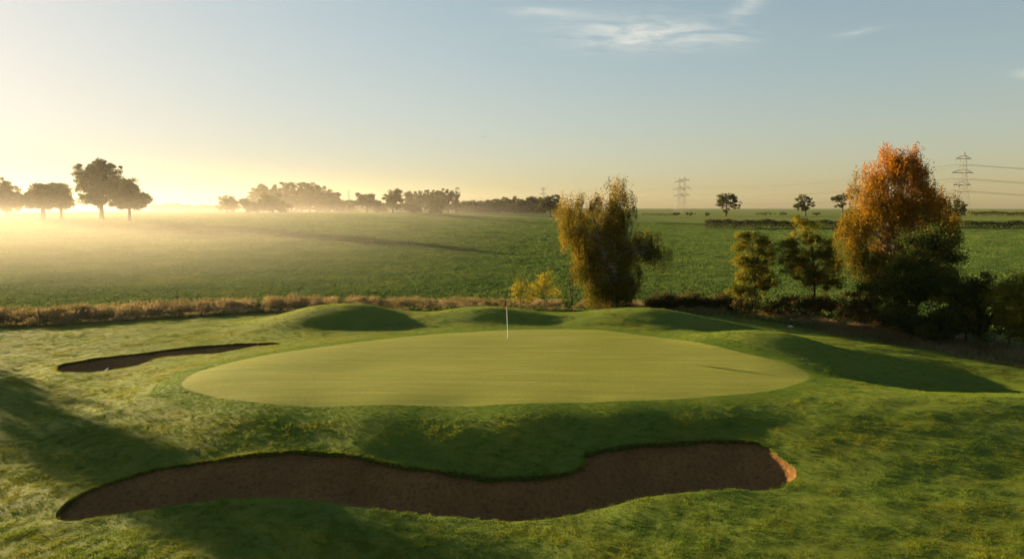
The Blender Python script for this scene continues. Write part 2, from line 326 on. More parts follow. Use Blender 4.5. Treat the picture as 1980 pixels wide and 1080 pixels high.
# boundary of the golf ground: the strip of tall dry grass
EDGE_PX = [(0, 632), (125, 628), (250, 620), (380, 612), (500, 605), (650, 600), (830, 599), (1000, 597), (1100, 596), (1190, 600), (1300, 601), (1400, 606), (1500, 618), (1600, 637), (1700, 650), (1800, 661), (1900, 672), (1980, 681)]
def plane_pt(u, v, z):
    d = ray(u, v); t = (z - CZ) / d[2]; return d[:2] * t
EDGE = np.array([(-90, 30), (-60, 38)] + [tuple(h) for h in [plane_pt(u, v, -0.6) for u, v in EDGE_PX]] + [(36, 30), (52, 18), (80, -5)])
def build_ground():
    pts, edges = [], []
    def add_loop(L, closed=True):
        b = len(pts); pts.extend(map(tuple, L)); n = len(L)
        edges.extend((b + i, b + (i + 1) % n) for i in range(n if closed else n - 1))
    add_loop(GREEN); add_loop(COLLAR); add_loop(BUNK1); add_loop(BUNK2)
    e = [EDGE[0]]
    for a, b in zip(EDGE[:-1], EDGE[1:]):
        k = max(1, int(np.linalg.norm(b - a) / 0.8)); e += [a + (b - a) * (i + 1) / k for i in range(k)]
    add_loop(e, False)
    rings = np.concatenate([smooth for smooth in (GREEN, COLLAR, BUNK1, BUNK2)])
    gx = np.arange(-48, 48, 0.34); gy = np.arange(4, 62, 0.30)
    G = np.stack(np.meshgrid(gx, gy), -1).reshape(-1, 2); G[:, 0] += (np.arange(len(G)) // len(gx) % 2) * 0.17
    G += RNG.uniform(-0.03, 0.03, G.shape)
    near = np.abs(G[:, 0]) < G[:, 1] * 0.85 + 6; G = G[near]
    keep = np.ones(len(G), bool)
    for L in (GREEN, COLLAR, BUNK1, BUNK2): 
        bb = (G > L.min(0) - 0.2).all(1) & (G < L.max(0) + 0.2).all(1); idx = np.nonzero(bb)[0]
        keep[idx[dist_poly(G[idx], L) < 0.09]] = False
    G = G[keep]
    rr = np.geomspace(5, 3200, 110); polar = []
    for i, r in enumerate(rr):
        n = 160; a = (np.arange(n) + 0.5 * (i % 2)) / n * 2 * math.pi; polar.append(np.c_[r * np.sin(a), r * np.cos(a)])
    Pz = np.concatenate(polar); Pz = Pz[~((np.abs(Pz[:, 0]) < 48) & (Pz[:, 1] > 3.5) & (Pz[:, 1] < 62.5) & (np.abs(Pz[:, 0]) < Pz[:, 1] * 0.85 + 6.3))]
    allp = np.concatenate([np.array(pts), G, Pz])
    v, ed, fa, _, _, _ = delaunay_2d_cdt([Vector(p) for p in allp], edges, [], 0, 1e-6)
    V = np.array([tuple(p) for p in v]); T = np.array([tuple(f) for f in fa if len(f) == 3])
    C = V[T].mean(1)
    ig, ic, i1, i2 = inside(C, GREEN), inside(C, COLLAR), inside(C, BUNK1), inside(C, BUNK2)
    poly = np.concatenate([EDGE, [(400, -200), (400, -3000), (-400, -3000), (-400, 20)]])
    golf = inside(C, poly)
    z = H(V[:, 0], V[:, 1])
    def cut(mask, name, mat, zz, label):
        t = T[mask]; u, inv = np.unique(t, return_inverse=True)
        me = mesh(name, np.c_[V[u], zz[u]], inv.reshape(-1, 3), mat, True)
        o = obj(name, me); tag(o, label, 'ground', kind='structure'); return o
    sandz = z.copy()
    for L, dep, lip in ((BUNK1, 0.5, 0.15), (BUNK2, 0.34, 0.13)):
        m = inside(V, L) | (dist_poly(V, L) < 1e-3); d = dist_poly(V[m], L)
        # the edge away from the camera has a sharp turf lip, the near edge runs out flush
        cyl = np.array([np.interp(x, np.sort(L[:, 0]), np.sort(L[:, 0])) for x in V[m][:, 0]])
        mid = np.zeros(m.sum())
        for k, (x, y) in enumerate(V[m]):
            near_x = L[np.abs(L[:, 0] - x) < 0.5]
            mid[k] = 0 if len(near_x) == 0 else (y - near_x[:, 1].min()) / max(near_x[:, 1].max() - near_x[:, 1].min(), 0.3)
        nd = 0.37 if dep > 0.4 else 0.19; lipd = nd + (lip - nd + 0.04) * sstep((mid - 0.30) / 0.5)
        xs = V[m][:, 0]; lipd = lipd * (1 + sstep((mid - 0.25) / 0.3) * (-0.20 + 0.22 * np.sin(xs * 1.9 + 1) * np.sin(xs * 0.8) + 0.10 * np.sin(xs * 5.3)))
        if dep > 0.4: lipd = lipd * (1 - 0.85 * sstep((xs - 7.9) / 0.8)) * (1 - 0.45 * sstep((-8.5 - xs) / 2.5))
        sandz[m] = z[m] - lipd - dep * sstep(d / 2.0) + 0.012 * np.sin(V[m][:, 0] * 5 + 2 * np.sin(V[m][:, 1] * 2))
    g = cut(ig, 'putting_green', M['green'], z, 'smooth pale mown putting green around the flagstick')
    c = cut(ic & ~ig, 'green_collar', M['collar'], z, 'short darker collar of turf ringing the putting green')
    r = cut(golf & ~ic & ~i1 & ~i2, 'rough_turf', M['rough'], z, 'rolling mown rough with mounds around the green')
    s1 = cut(i1, 'bunker_sand', M['sand'], sandz, 'long brown sand bunker in front of the green')
    s2 = cut(i2, 'bunker_sand', M['sand'], sandz, 'narrow sand bunker left of the green')
    f = cut(~golf, 'crop_field', M['field'], z, 'wide misty green crop field beyond the dry grass')
    for L, par, lip in ((BUNK1, s1, 0.45), (BUNK2, s2, 0.42)):     # cut turf edge
        zt = H(L[:, 0], L[:, 1]); n = len(L); Lo = offset_loop(L, 0.03)
        Vv = np.concatenate([np.c_[L, zt + 0.004], np.c_[Lo, zt - lip]])
        Fq = np.array([(i, (i + 1) % n, n + (i + 1) % n, n + i) for i in range(n)])
        obj('turf_lip', mesh('turf_lip', Vv, Fq, M['soil'], True), par)
    return r, f
rough_o, field_o = build_ground()
# ------------------------------------------------------------------ vegetation helpers
def tube(path, rad, sides=6):
    P = np.asarray(path, float); n = len(P); T = np.gradient(P, axis=0); T /= np.linalg.norm(T, axis=1)[:, None] + 1e-9
    up = np.where(np.abs(T[:, 2:3]) > 0.95, np.array([[1., 0, 0]]), np.array([[0, 0, 1.]]))
    A = np.cross(T, up); A /= np.linalg.norm(A, axis=1)[:, None] + 1e-9; B = np.cross(T, A)
    a = np.arange(sides) / sides * 2 * math.pi; r = np.asarray(rad, float)[:, None, None]
    V = P[:, None] + r * (np.cos(a)[None, :, None] * A[:, None] + np.sin(a)[None, :, None] * B[:, None])
    i, j = np.meshgrid(np.arange(n - 1), np.arange(sides), indexing='ij'); j2 = (j + 1) % sides
    Fq = np.stack([i * sides + j, i * sides + j2, (i + 1) * sides + j2, (i + 1) * sides + j], -1).reshape(-1, 4)
    return V.reshape(-1, 3), Fq
class Geo:
    def __init__(s): s.V, s.F, s.n = [], [], 0
    def add(s, V, Fq): s.V.append(V); s.F.append(Fq + s.n); s.n += len(V)
    def mesh(s, name, mat, smooth=True): return mesh(name, np.concatenate(s.V), np.concatenate(s.F), mat, smooth)
def bezier(p0, p1, p2, p3, n):
    t = np.linspace(0, 1, n)[:, None]
    return (1 - t) ** 3 * p0 + 3 * (1 - t) ** 2 * t * p1 + 3 * (1 - t) * t * t * p2 + t ** 3 * p3
def leaves(C, size, rng, aspect=0.6, droop=0.0, tone=None):
    N = len(C); d = rng.normal(size=(N, 3)); d[:, 2] -= droop; d /= np.linalg.norm(d, axis=1)[:, None]
    e = rng.normal(size=(N, 3)); e -= (e * d).sum(1)[:, None] * d; e /= np.linalg.norm(e, axis=1)[:, None] + 1e-9
    s = (size * rng.uniform(0.65, 1.35, N))[:, None]
    f = np.cross(d, e) * s * 0.12
    V = np.stack([C - d * s * 0.5, C + e * s * aspect * 0.5 + f, C + d * s * 0.5, C - e * s * aspect * 0.5 + f], 1).reshape(-1, 3)
    return V, np.arange(4 * N).reshape(-1, 4)
def sample_ell(E, n, rng, shell=0.45):
    vol = np.array([e[3] * e[4] * e[5] for e in E]) ** 0.85; k = rng.choice(len(E), n, p=vol / vol.sum()); e = np.array(E)[k]
    d = rng.normal(size=(n, 3)); d /= np.linalg.norm(d, axis=1)[:, None]; r = rng.uniform(0, 1, n) ** shell
    return e[:, :3] + d * r[:, None] * e[:, 3:6]
def make_tree(E, seed, height, n_clump=120, per=80, clump_r=0.45, leaf=0.11, style='round', trunk_r=0.16, stems=((0, 0),), tone=None, shell=0.42, hang=1.0, crown_base=0.25, limb_n=60, flat=0.75, sides=7):
    """local-space trunk and crown geometry; E = ellipsoids (x,y,z,rx,ry,rz) relative to the foot"""
    rng = np.random.default_rng(seed); G = Geo(); C = sample_ell(E, n_clump, rng, shell)
    top = max(e[2] + e[5] for e in E); E = np.array(E); cx, cy = (E[:, 0] * E[:, 5]).sum() / E[:, 5].sum(), (E[:, 1] * E[:, 5]).sum() / E[:, 5].sum()
    paths = []
    for k, (sx, sy) in enumerate(stems):
        t = np.linspace(0, 1, 12); tx, ty = (cx if len(stems) == 1 else sx * 2.2 + cx * 0.5), (cy if len(stems) == 1 else sy)
        tz = top * (0.93 if k == 0 else rng.uniform(0.75, 0.95))
        P = np.c_[sx * 0.1 + tx * t ** 1.4 + 0.010 * height * np.sin(5 * t + k), ty * t ** 1.4 + 0.010 * height * np.sin(4 * t + 2 * k), -0.25 + tz * t]
        r = trunk_r * (1 - 0.92 * t ** 0.85) * (0.8 if k else 1) * (1 + 0.5 * np.exp(-t * 26)); G.add(*tube(P, r, sides)); paths.append((P, r))
    order = rng.permutation(n_clump)[:limb_n]
    for i in order:                                                  # limbs run from a stem to the heart of a clump
        c = C[i]; P, r = paths[rng.integers(len(paths))]; zt = crown_base * top * 0.6 + (c[2] - crown_base * top * 0.4) * rng.uniform(0.45, 0.75)
        j = int(np.argmin(np.abs(P[:, 2] - zt))); j = min(max(j, 1), len(P) - 2); p0 = P[j]
        d = c - p0; up = np.array([0, 0, np.linalg.norm(d) * 0.25])
        B = bezier(p0, p0 + d * 0.3 + up * 0.5, p0 + d * 0.7 + up, c, 6) + rng.normal(0, 0.01 * height * 0.4, (6, 3)) * np.array([0, .5, 1, 1, .5, 0])[:, None]
        r0 = min(r[j] * 0.6, trunk_r * 0.42 * rng.uniform(0.5, 1)); G.add(*tube(B, np.linspace(r0, r0 * 0.2, 6), 4))
    L = Geo(); T = []
    pts, tn = [], []
    for i, c in enumerate(C):
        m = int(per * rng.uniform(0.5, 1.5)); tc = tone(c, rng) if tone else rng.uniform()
        if style == 'weep':
            ns = max(3, m // 14)
            for _ in range(ns):
                a = rng.uniform(0, 2 * math.pi); q = c + np.array([math.cos(a), math.sin(a), 0]) * clump_r * rng.uniform(0.1, 1) + np.array([0, 0, clump_r * rng.uniform(-0.3, 0.5)])
                ln = hang * rng.uniform(0.35, 1.5); ln = min(ln, max(q[2] - 0.15, 0.1)); t = rng.uniform(0, 1, 14)
                if rng.uniform() < 0.22: ln *= -0.55
                s = q + np.c_[0.10 * ln * np.cos(a) * t, 0.10 * ln * np.sin(a) * t, -ln * t] + rng.normal(0, 0.055, (14, 3)); pts.append(s); tn.append(np.full(14, np.clip(tc + rng.normal(0, 0.10), 0, 1)))
            u = rng.normal(0, clump_r * 0.5, (m // 6, 3)); pts.append(c + u); tn.append(np.full(m // 6, tc))
        elif style == 'spray':                                        # leafy shoots pointing out and up
            for _ in range(max(3, m // 12)):
                d = rng.normal(size=3); d[2] = abs(d[2]) * 0.5 - 0.1; d /= np.linalg.norm(d); t = rng.uniform(0, 1, 12)[:, None]
                s = c + d * clump_r * 1.7 * t + rng.normal(0, 0.22 * clump_r, (12, 3)); pts.append(s); tn.append(np.full(12, tc))
        else:
            u = rng.normal(size=(m, 3)); u /= np.linalg.norm(u, axis=1)[:, None]; u *= (rng.uniform(0, 1, m) ** 0.5)[:, None] * clump_r * rng.uniform(0.6, 1.4); u[:, 2] *= flat; pts.append(c + u); tn.append(np.full(m, tc))
    pts = np.concatenate(pts); tn = np.concatenate(tn); ok = pts[:, 2] > 0.02; pts, tn = pts[ok], tn[ok]
    V, Fq = leaves(pts, leaf, rng, droop=0.8 if style == 'weep' else 0.2)
    return G, V, Fq, np.clip(np.repeat(tn + rng.normal(0, 0.10, len(tn)), 4), 0, 1)
def mat_leaf(name, stops, trans=0.45):
    s = NM(name); a = s.n('ShaderNodeAttribute'); a.attribute_name = 'tone'
    return s.leafy(s.ramp(a.outputs['Fac'], stops), trans)
def mat_bark(name, c1, c2, scale=8, birch=False):
    s = NM(name); tc = s.n('ShaderNodeTexCoord').outputs['Object']
    n = s.noise(tc, scale, 4, 0.6, stretch=(1, 1, 3.5) if birch else (1, 1, 0.3))
    return s.principled(s.ramp(n, [(0.42, c1), (0.56, c2)]), 0.9, s.bump(n, 0.8, 0.03), spec=0.1)
BARK = dict(birch=mat_bark('birch_bark', (0.05, 0.045, 0.04), (0.5, 0.47, 0.42), 6, True), brown=mat_bark('brown_bark', (0.035, 0.027, 0.018), (0.09, 0.07, 0.05)))
LEAF = dict(
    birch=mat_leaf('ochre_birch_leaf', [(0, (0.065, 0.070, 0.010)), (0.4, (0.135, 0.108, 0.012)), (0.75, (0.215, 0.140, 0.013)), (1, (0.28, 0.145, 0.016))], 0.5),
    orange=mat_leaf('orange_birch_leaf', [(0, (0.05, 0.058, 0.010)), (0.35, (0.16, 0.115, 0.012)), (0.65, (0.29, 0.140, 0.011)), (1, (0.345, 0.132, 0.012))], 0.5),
    young=mat_leaf('olive_leaf', [(0, (0.0607, 0.0810, 0.0135)), (0.6, (0.1283, 0.1283, 0.0162)), (1, (0.2295, 0.1688, 0.0203))]),
    dark=mat_leaf('dark_green_leaf', [(0, (0.0300, 0.0480, 0.0135)), (0.6, (0.0630, 0.0780, 0.0180)), (1, (0.1350, 0.1125, 0.0210))]),
    yellow=mat_leaf('yellow_shrub_leaf', [(0, (0.09, 0.10, 0.012)), (0.6, (0.20, 0.17, 0.016)), (1, (0.30, 0.21, 0.02))], 0.5),
    bramble=mat_leaf('bramble_leaf', [(0, (0.0270, 0.0360, 0.0120)), (0.7, (0.0600, 0.0540, 0.0180)), (1, (0.1350, 0.0675, 0.0240))], 0.3),
    oak=mat_leaf('oak_leaf', [(0, (0.030, 0.042, 0.011)), (0.6, (0.055, 0.062, 0.013)), (1, (0.10, 0.085, 0.018))], 0.4))
def px_ell(L, Y, foot, rng, dz=0.85):
    out = []
    for (u, v, rx, ry) in L:
        c = at(u, v, Y) - foot; k = mpp(Y); out.append((c[0], rng.uniform(-0.35, 0.35) * rx * k, c[2], rx * k, rx * k * dz, ry * k * 1.02))
    return out
def plant_tree(name, label, cat, base_u, Y, L, leafmat, barkmat, seed, group=None, **kw):
    """a tree whose foot stands at depth Y under pixel column base_u"""
    x = (base_u - 990) / F * Y / 1.0; foot = np.array((x, Y, float(H(x, Y)))); rng = np.random.default_rng(seed + 999)
    E = px_ell(L, Y, foot, rng); top = max(e[2] + e[5] for e in E)
    G, V, Fq, tone = make_tree(E, seed, top, **kw)
    root = empty(name, foot); tag(root, label, cat, group)
    obj('trunk', G.mesh('trunk', barkmat), root)
    me = mesh('crown', V, Fq, leafmat); attr(me, 'tone', tone); obj('crown', me, root)
    return root
def copy_tree(root, loc, s, rz, label, group=None):
    r = root.copy(); link(r); r.location = loc; r.scale = s; r.rotation_euler = (0, 0, rz); tag(r, label, None, group)
    for ch in root.children:
        c = ch.copy(); link(c, r)
    return r
# ------------------------------------------------------------------ near trees and shrubs along the boundary
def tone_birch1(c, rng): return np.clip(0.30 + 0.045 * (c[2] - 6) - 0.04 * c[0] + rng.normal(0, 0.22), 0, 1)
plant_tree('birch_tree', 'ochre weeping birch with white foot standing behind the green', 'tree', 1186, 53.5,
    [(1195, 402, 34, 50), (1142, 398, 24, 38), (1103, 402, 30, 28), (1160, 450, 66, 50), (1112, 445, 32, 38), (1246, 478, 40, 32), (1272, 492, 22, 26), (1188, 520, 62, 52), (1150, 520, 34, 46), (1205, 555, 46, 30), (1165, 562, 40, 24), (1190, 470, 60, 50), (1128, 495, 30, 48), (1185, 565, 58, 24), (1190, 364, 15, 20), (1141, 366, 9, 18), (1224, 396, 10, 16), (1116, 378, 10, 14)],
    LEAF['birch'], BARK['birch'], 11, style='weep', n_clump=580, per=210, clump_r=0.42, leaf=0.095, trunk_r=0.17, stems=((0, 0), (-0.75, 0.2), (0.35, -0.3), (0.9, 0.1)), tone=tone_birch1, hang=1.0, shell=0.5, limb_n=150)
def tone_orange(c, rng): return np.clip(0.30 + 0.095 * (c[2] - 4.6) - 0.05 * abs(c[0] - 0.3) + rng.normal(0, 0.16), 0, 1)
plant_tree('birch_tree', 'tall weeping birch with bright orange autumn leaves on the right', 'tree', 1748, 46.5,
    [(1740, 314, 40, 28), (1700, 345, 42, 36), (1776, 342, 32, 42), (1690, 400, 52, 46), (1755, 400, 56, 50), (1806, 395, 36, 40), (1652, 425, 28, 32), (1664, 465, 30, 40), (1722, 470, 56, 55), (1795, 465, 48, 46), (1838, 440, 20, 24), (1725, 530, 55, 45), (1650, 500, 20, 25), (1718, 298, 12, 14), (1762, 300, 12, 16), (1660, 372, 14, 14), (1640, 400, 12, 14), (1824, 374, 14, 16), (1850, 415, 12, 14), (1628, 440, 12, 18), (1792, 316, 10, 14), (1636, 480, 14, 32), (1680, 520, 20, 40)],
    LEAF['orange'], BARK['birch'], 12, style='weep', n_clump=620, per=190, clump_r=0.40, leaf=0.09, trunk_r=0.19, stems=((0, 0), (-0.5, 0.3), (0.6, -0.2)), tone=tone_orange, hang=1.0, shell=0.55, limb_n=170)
plant_tree('alder_tree', 'broad dark green tree growing against the foot of the orange birch', 'tree', 1775, 43.2,
    [(1790, 478, 42, 34), (1838, 500, 32, 24), (1750, 525, 50, 36), (1715, 560, 40, 30), (1800, 555, 58, 42), (1742, 600, 44, 32), (1845, 560, 30, 34), (1800, 450, 20, 16)],
    LEAF['dark'], BARK['brown'], 13, style='spray', n_clump=300, per=190, clump_r=0.5, leaf=0.12, trunk_r=0.14, shell=0.6, limb_n=80)
plant_tree('young_alder', 'slim young olive green tree, leftmost between the two birches', 'tree', 1464, 52,
    [(1447, 456, 22, 15), (1470, 468, 26, 17), (1435, 478, 18, 11), (1482, 490, 24, 22), (1446, 500, 28, 20), (1430, 503, 16, 11), (1470, 520, 30, 22), (1440, 535, 24, 22), (1482, 545, 26, 22), (1448, 562, 34, 17), (1418, 560, 14, 14)],
    LEAF['young'], BARK['brown'], 14, style='round', n_clump=260, per=120, clump_r=0.40, leaf=0.095, trunk_r=0.085, shell=0.7, limb_n=60)
plant_tree('young_alder', 'taller young olive tree with visible trunk beside the orange birch', 'tree', 1580, 50.5,
    [(1552, 430, 22, 17), (1575, 440, 18, 17), (1562, 458, 26, 20), (1532, 478, 22, 20), (1600, 470, 20, 17), (1590, 492, 28, 20), (1545, 500, 34, 20), (1612, 510, 20, 20), (1528, 518, 18, 14), (1575, 525, 38, 20), (1560, 545, 26, 14), (1605, 545, 24, 17)],
    LEAF['young'], BARK['brown'], 15, style='round', n_clump=300, per=120, clump_r=0.40, leaf=0.095, trunk_r=0.10, shell=0.7, limb_n=70)
plant_tree('yellow_shrub', 'small rounded yellow-green shrub, left of the shrub pair in dry grass', 'shrub', 1006, 53.5,
    [(1006, 556, 18, 20), (998, 572, 16, 14), (1016, 575, 16, 14)], LEAF['yellow'], BARK['brown'], 16, style='spray', n_clump=34, per=70, clump_r=0.3, leaf=0.085, trunk_r=0.03, shell=0.7, limb_n=22)
plant_tree('yellow_shrub', 'wider yellow-green shrub with tall shoots near the ochre birch', 'shrub', 1052, 54,
    [(1050, 550, 24, 22), (1035, 568, 22, 18), (1070, 568, 22, 18), (1054, 534, 8, 10)], LEAF['yellow'], BARK['brown'], 17, style='spray', n_clump=52, per=70, clump_r=0.32, leaf=0.085, trunk_r=0.035, shell=0.7, limb_n=30)
plant_tree('bare_sapling', 'thin nearly bare sapling just left of the ochre birch', 'tree', 1106, 52.6,
    [(1103, 505, 6, 26), (1112, 535, 7, 26), (1100, 550, 6, 18)], LEAF['birch'], BARK['brown'], 18, style='spray', n_clump=14, per=20, clump_r=0.22, leaf=0.07, trunk_r=0.05, stems=((0, 0), (-0.12, 0.1)), shell=0.8, limb_n=14)
BR = [((1282, 582, 34, 17), 'dark bramble bush touching the foot of the ochre birch'), ((1345, 584, 42, 17), 'dark bramble bush in the middle between birch and young trees'), ((1408, 584, 34, 18), 'dark bramble bush left of the young olive trees')]
for i, (e, lab) in enumerate(BR):
    plant_tree('bramble_bush', lab, 'bush', e[0], 54.5, [e, (e[0] - 18, e[1] + 6, 18, 12), (e[0] + 20, e[1] + 5, 18, 13)], LEAF['bramble'], BARK['brown'], 20 + i, 'brambles behind the green', style='round', n_clump=130, per=100, clump_r=0.42, leaf=0.12, trunk_r=0.03, shell=0.6, limb_n=18)
plant_tree('hawthorn_bush', 'low dark undergrowth bush beneath the two young olive trees', 'bush', 1545, 50, [(1560, 588, 54, 20), (1510, 592, 40, 18), (1605, 590, 44, 22), (1460, 590, 40, 18)], LEAF['bramble'], BARK['brown'], 24, style='round', n_clump=170, per=90, clump_r=0.38, leaf=0.11, trunk_r=0.03, shell=0.6, limb_n=18)
plant_tree('hawthorn_bush', 'low brown-green bush under the left side of the orange birch', 'bush', 1660, 46, [(1660, 588, 40, 30), (1720, 625, 40, 24), (1640, 605, 34, 16), (1690, 610, 34, 20)], LEAF['bramble'], BARK['brown'], 25, style='round', n_clump=150, per=90, clump_r=0.4, leaf=0.11, trunk_r=0.03, shell=0.6, limb_n=18)
plant_tree('hawthorn_bush', 'black-green thicket bush between orange birch and right edge', 'bush', 1880, 42, [(1878, 585, 40, 42), (1905, 560, 30, 30), (1860, 615, 40, 30), (1900, 620, 36, 34), (1825, 620, 44, 36), (1785, 632, 44, 28)], LEAF['dark'], BARK['brown'], 26, style='round', n_clump=330, per=110, clump_r=0.42, leaf=0.12, trunk_r=0.05, shell=0.6, limb_n=30)
plant_tree('hawthorn_bush', 'tall dark olive bush at the right edge of the picture', 'bush', 1962, 40, [(1950, 575, 36, 34), (1985, 560, 40, 36), (1955, 620, 40, 34), (2010, 600, 50, 50), (1990, 640, 40, 26)], LEAF['young'], BARK['brown'], 27, style='spray', n_clump=300, per=120, clump_r=0.42, leaf=0.11, trunk_r=0.05, shell=0.6, limb_n=40)
ORD = ['first', 'second', 'third', 'fourth', 'fifth', 'sixth', 'seventh', 'eighth', 'ninth', 'tenth']
# ------------------------------------------------------------------ far trees, hedges
FK = dict(style='round', n_clump=140, per=85, clump_r=1.2, leaf=0.52, trunk_r=0.5, shell=0.5, limb_n=26, flat=0.7, sides=6)
def ft(label, base_u, Y, L, seed, name='oak_tree', mat='oak', cat='tree', group=None, **kw):
    return plant_tree(name, label, cat, base_u, Y, L, LEAF[mat], BARK['brown'], seed, group, **{**FK, **kw})
ft('misty oak cut by the left edge of the picture', 17, 190, [(12, 384, 30, 24), (2, 368, 26, 22), (34, 388, 14, 16), (-15, 380, 22, 24), (14, 398, 18, 9)], 41, n_clump=260, leaf=0.38, per=85, clump_r=1.0, limb_n=40)
ft('stocky misty oak with a thick trunk, second from left', 86, 178, [(80, 374, 28, 20), (62, 384, 20, 18), (100, 372, 16, 18), (70, 396, 18, 9), (92, 394, 18, 9)], 42, trunk_r=0.8, n_clump=260, leaf=0.38, per=85, clump_r=1.0, limb_n=40)
ft('smaller leaning oak between the stocky oak and the big oak', 121, 182, [(115, 374, 22, 20), (130, 390, 16, 12), (108, 388, 14, 12), (118, 396, 14, 8)], 43, n_clump=180, leaf=0.38, per=85, clump_r=1.0, limb_n=40)
ft('tallest oak of the misty group on the left', 199, 186, [(178, 345, 32, 29), (205, 334, 30, 23), (218, 362, 30, 25), (168, 362, 26, 22), (190, 380, 36, 15), (195, 392, 28, 9), (162, 332, 14, 16), (222, 326, 11, 14), (190, 356, 40, 32)], 44, trunk_r=0.7, n_clump=420, leaf=0.38, per=85, clump_r=1.0, limb_n=40)
ft('round lower oak touching the right of the tallest oak', 252, 183, [(250, 372, 26, 18), (268, 385, 20, 12), (238, 390, 20, 12), (246, 354, 15, 12), (252, 396, 24, 8)], 45, n_clump=260, leaf=0.38, per=85, clump_r=1.0, limb_n=40)
ft('small airy tree at the left end of the central woods', 441, 262, [(440, 392, 19, 13), (430, 400, 11, 8), (452, 400, 10, 8)], 46, n_clump=55)
ft('low rounded tree between the airy tree and dark dome tree', 478, 266, [(478, 396, 17, 11), (488, 402, 12, 8)], 47, n_clump=50)
ft('wide dark dome-shaped tree before the central wood', 530, 262, [(528, 391, 28, 16), (508, 400, 16, 10), (548, 401, 15, 9)], 48, n_clump=80)
ft('domed oak standing alone right of the central wood', 711, 285, [(709, 384, 24, 12), (695, 390, 14, 9), (722, 390, 14, 9)], 49, n_clump=60)
ft('rounded oak next to the domed oak, nearer the poplar', 760, 285, [(762, 377, 18, 12), (752, 387, 14, 10), (772, 387, 12, 10), (760, 398, 12, 6)], 50, n_clump=60)
ft('dark rounded tree just left of the ochre birch, half hidden', 1064, 330, [(1062, 392, 18, 13), (1078, 382, 12, 8), (1052, 402, 12, 8)], 51, n_clump=60)
ft('lone dark oak on the right skyline, widest of three', 1402, 405, [(1406, 384, 20, 11), (1420, 394, 13, 10), (1392, 394, 11, 12), (1402, 407, 9, 5)], 52, trunk_r=0.55, n_clump=90)
ft('upright dark oak on the right skyline, middle of three', 1555, 410, [(1550, 384, 12, 8), (1562, 391, 14, 10), (1548, 398, 12, 9), (1558, 405, 10, 6)], 53, n_clump=70)
ft('skyline oak half hidden by the left of the orange birch', 1626, 415, [(1620, 384, 11, 8), (1636, 379, 12, 7), (1626, 396, 10, 7)], 54, n_clump=55)
# the three dark cypresses at the foot of the near pylon
for i, (u, lab, t, w) in enumerate([(1836, 'short dark conifer left of the near pylon', 396, 9), (1850, 'tall dark conifer at the foot of the near pylon', 385, 9), (1862, 'dark conifer just right of the near pylon', 390, 8)]):
    hh = 418 - t
    ft(lab, u, 468, [(u, 416 - hh * 0.3, w, hh * 0.32), (u, 416 - hh * 0.62, w * 0.7, hh * 0.28), (u, t + hh * 0.12, w * 0.3, hh * 0.14)], 60 + i, 'conifer_tree', 'dark', n_clump=45)
# woods in the middle distance: individual trees
def wood(us, tops, Y, labs, seed, group, w0, base=411):
    for i, (u, t) in enumerate(zip(us, tops)):
        hh = base - t; w = w0 * random.uniform(0.85, 1.2)
        ft(labs[i], u, Y + random.uniform(-14, 14), [(u, t + hh * 0.28, w * 0.8, hh * 0.27), (u - w * 0.4, t + hh * 0.55, w * 0.75, hh * 0.27), (u + w * 0.4, t + hh * 0.6, w * 0.75, hh * 0.25), (u, t + hh * 0.8, w * 0.7, hh * 0.15)], seed + i, 'woodland_tree', group=group, n_clump=95, per=70, leaf=0.62, limb_n=12)
W1 = [494, 512, 530, 548, 566, 584, 600, 614, 626, 636, 648]
wood(W1, [356, 354, 352, 350, 350, 351, 353, 358, 362, 368, 372], 335, ['leftmost tall tree of the central wood'] + ['%s tree from the left in the tall central wood' % o for o in ORD[1:9]] + ['second tree from the right end of the central wood', 'slim last tree at the right end of the central wood'], 70, 'trees of the central wood', 15)
W2 = [790, 806, 822, 838, 854, 868]
wood(W2, [369, 367, 366, 367, 365, 366], 385, ['first tall tree of the wood right of the rounded oak'] + ['%s tree from the left in the wood by the poplar' % o for o in ORD[1:5]] + ['hazy tree touching the poplar on its left'], 85, 'trees of the wood by the poplar', 14)
ft('slender upright poplar rising above the hazy wood', 883, 383, [(883, 373, 5, 11), (882, 388, 6, 14), (884, 402, 7, 8)], 95, 'poplar_tree', n_clump=40, per=34, leaf=0.6)
W3 = [898, 914, 930, 946, 962, 978, 994, 1008, 1022, 1036, 1048]
wood(W3, [388, 387, 388, 387, 382, 380, 381, 386, 380, 379, 383], 425, ['low hazy tree right beside the poplar'] + ['%s tree rightward from the poplar in the low tree line' % o for o in ORD[1:10]] + ['last tree of the low tree line, left of the birch'], 100, 'trees of the long low tree line', 14, 412)
for i, (u, t, w, lab) in enumerate([(672, 398, 22, 'low hedge tree between the central wood and domed oak'), (800, 397, 14, 'rounded bush in front of the wood by the poplar'), (842, 395, 20, 'wide rounded bush in front of the poplar wood'), (735, 401, 16, 'low bush between the two oaks in the middle')]):
    ft(lab, u, 320, [(u, (t + 412) / 2, w, (412 - t) / 2)], 120 + i, 'woodland_bush', cat='bush', n_clump=36, limb_n=8)
# flat-topped thorn bushes on the right skyline
for i, (u, w, lab) in enumerate([(1307, 10, 'flat-topped thorn bush at the foot of the far pylons'), (1334, 11, 'flat-topped thorn bush right of the far pylons'), (1368, 5, 'tiny thorn tree between the far pylons and skyline oak'), (1478, 20, 'long low skyline bush between the two skyline oaks'), (1513, 9, 'small skyline bush left of the upright oak'), (1580, 9, 'small skyline bush right of the upright oak')]):
    ft(lab, u, 400, [(u, 413.0, w, 2.6), (u - w * 0.3, 413.6, w * 0.6, 2.4)], 130 + i, 'thorn_bush', 'bramble', 'bush', 'thorn bushes on the skyline', n_clump=22, per=34, clump_r=0.5, leaf=0.4, trunk_r=0.15, limb_n=8)
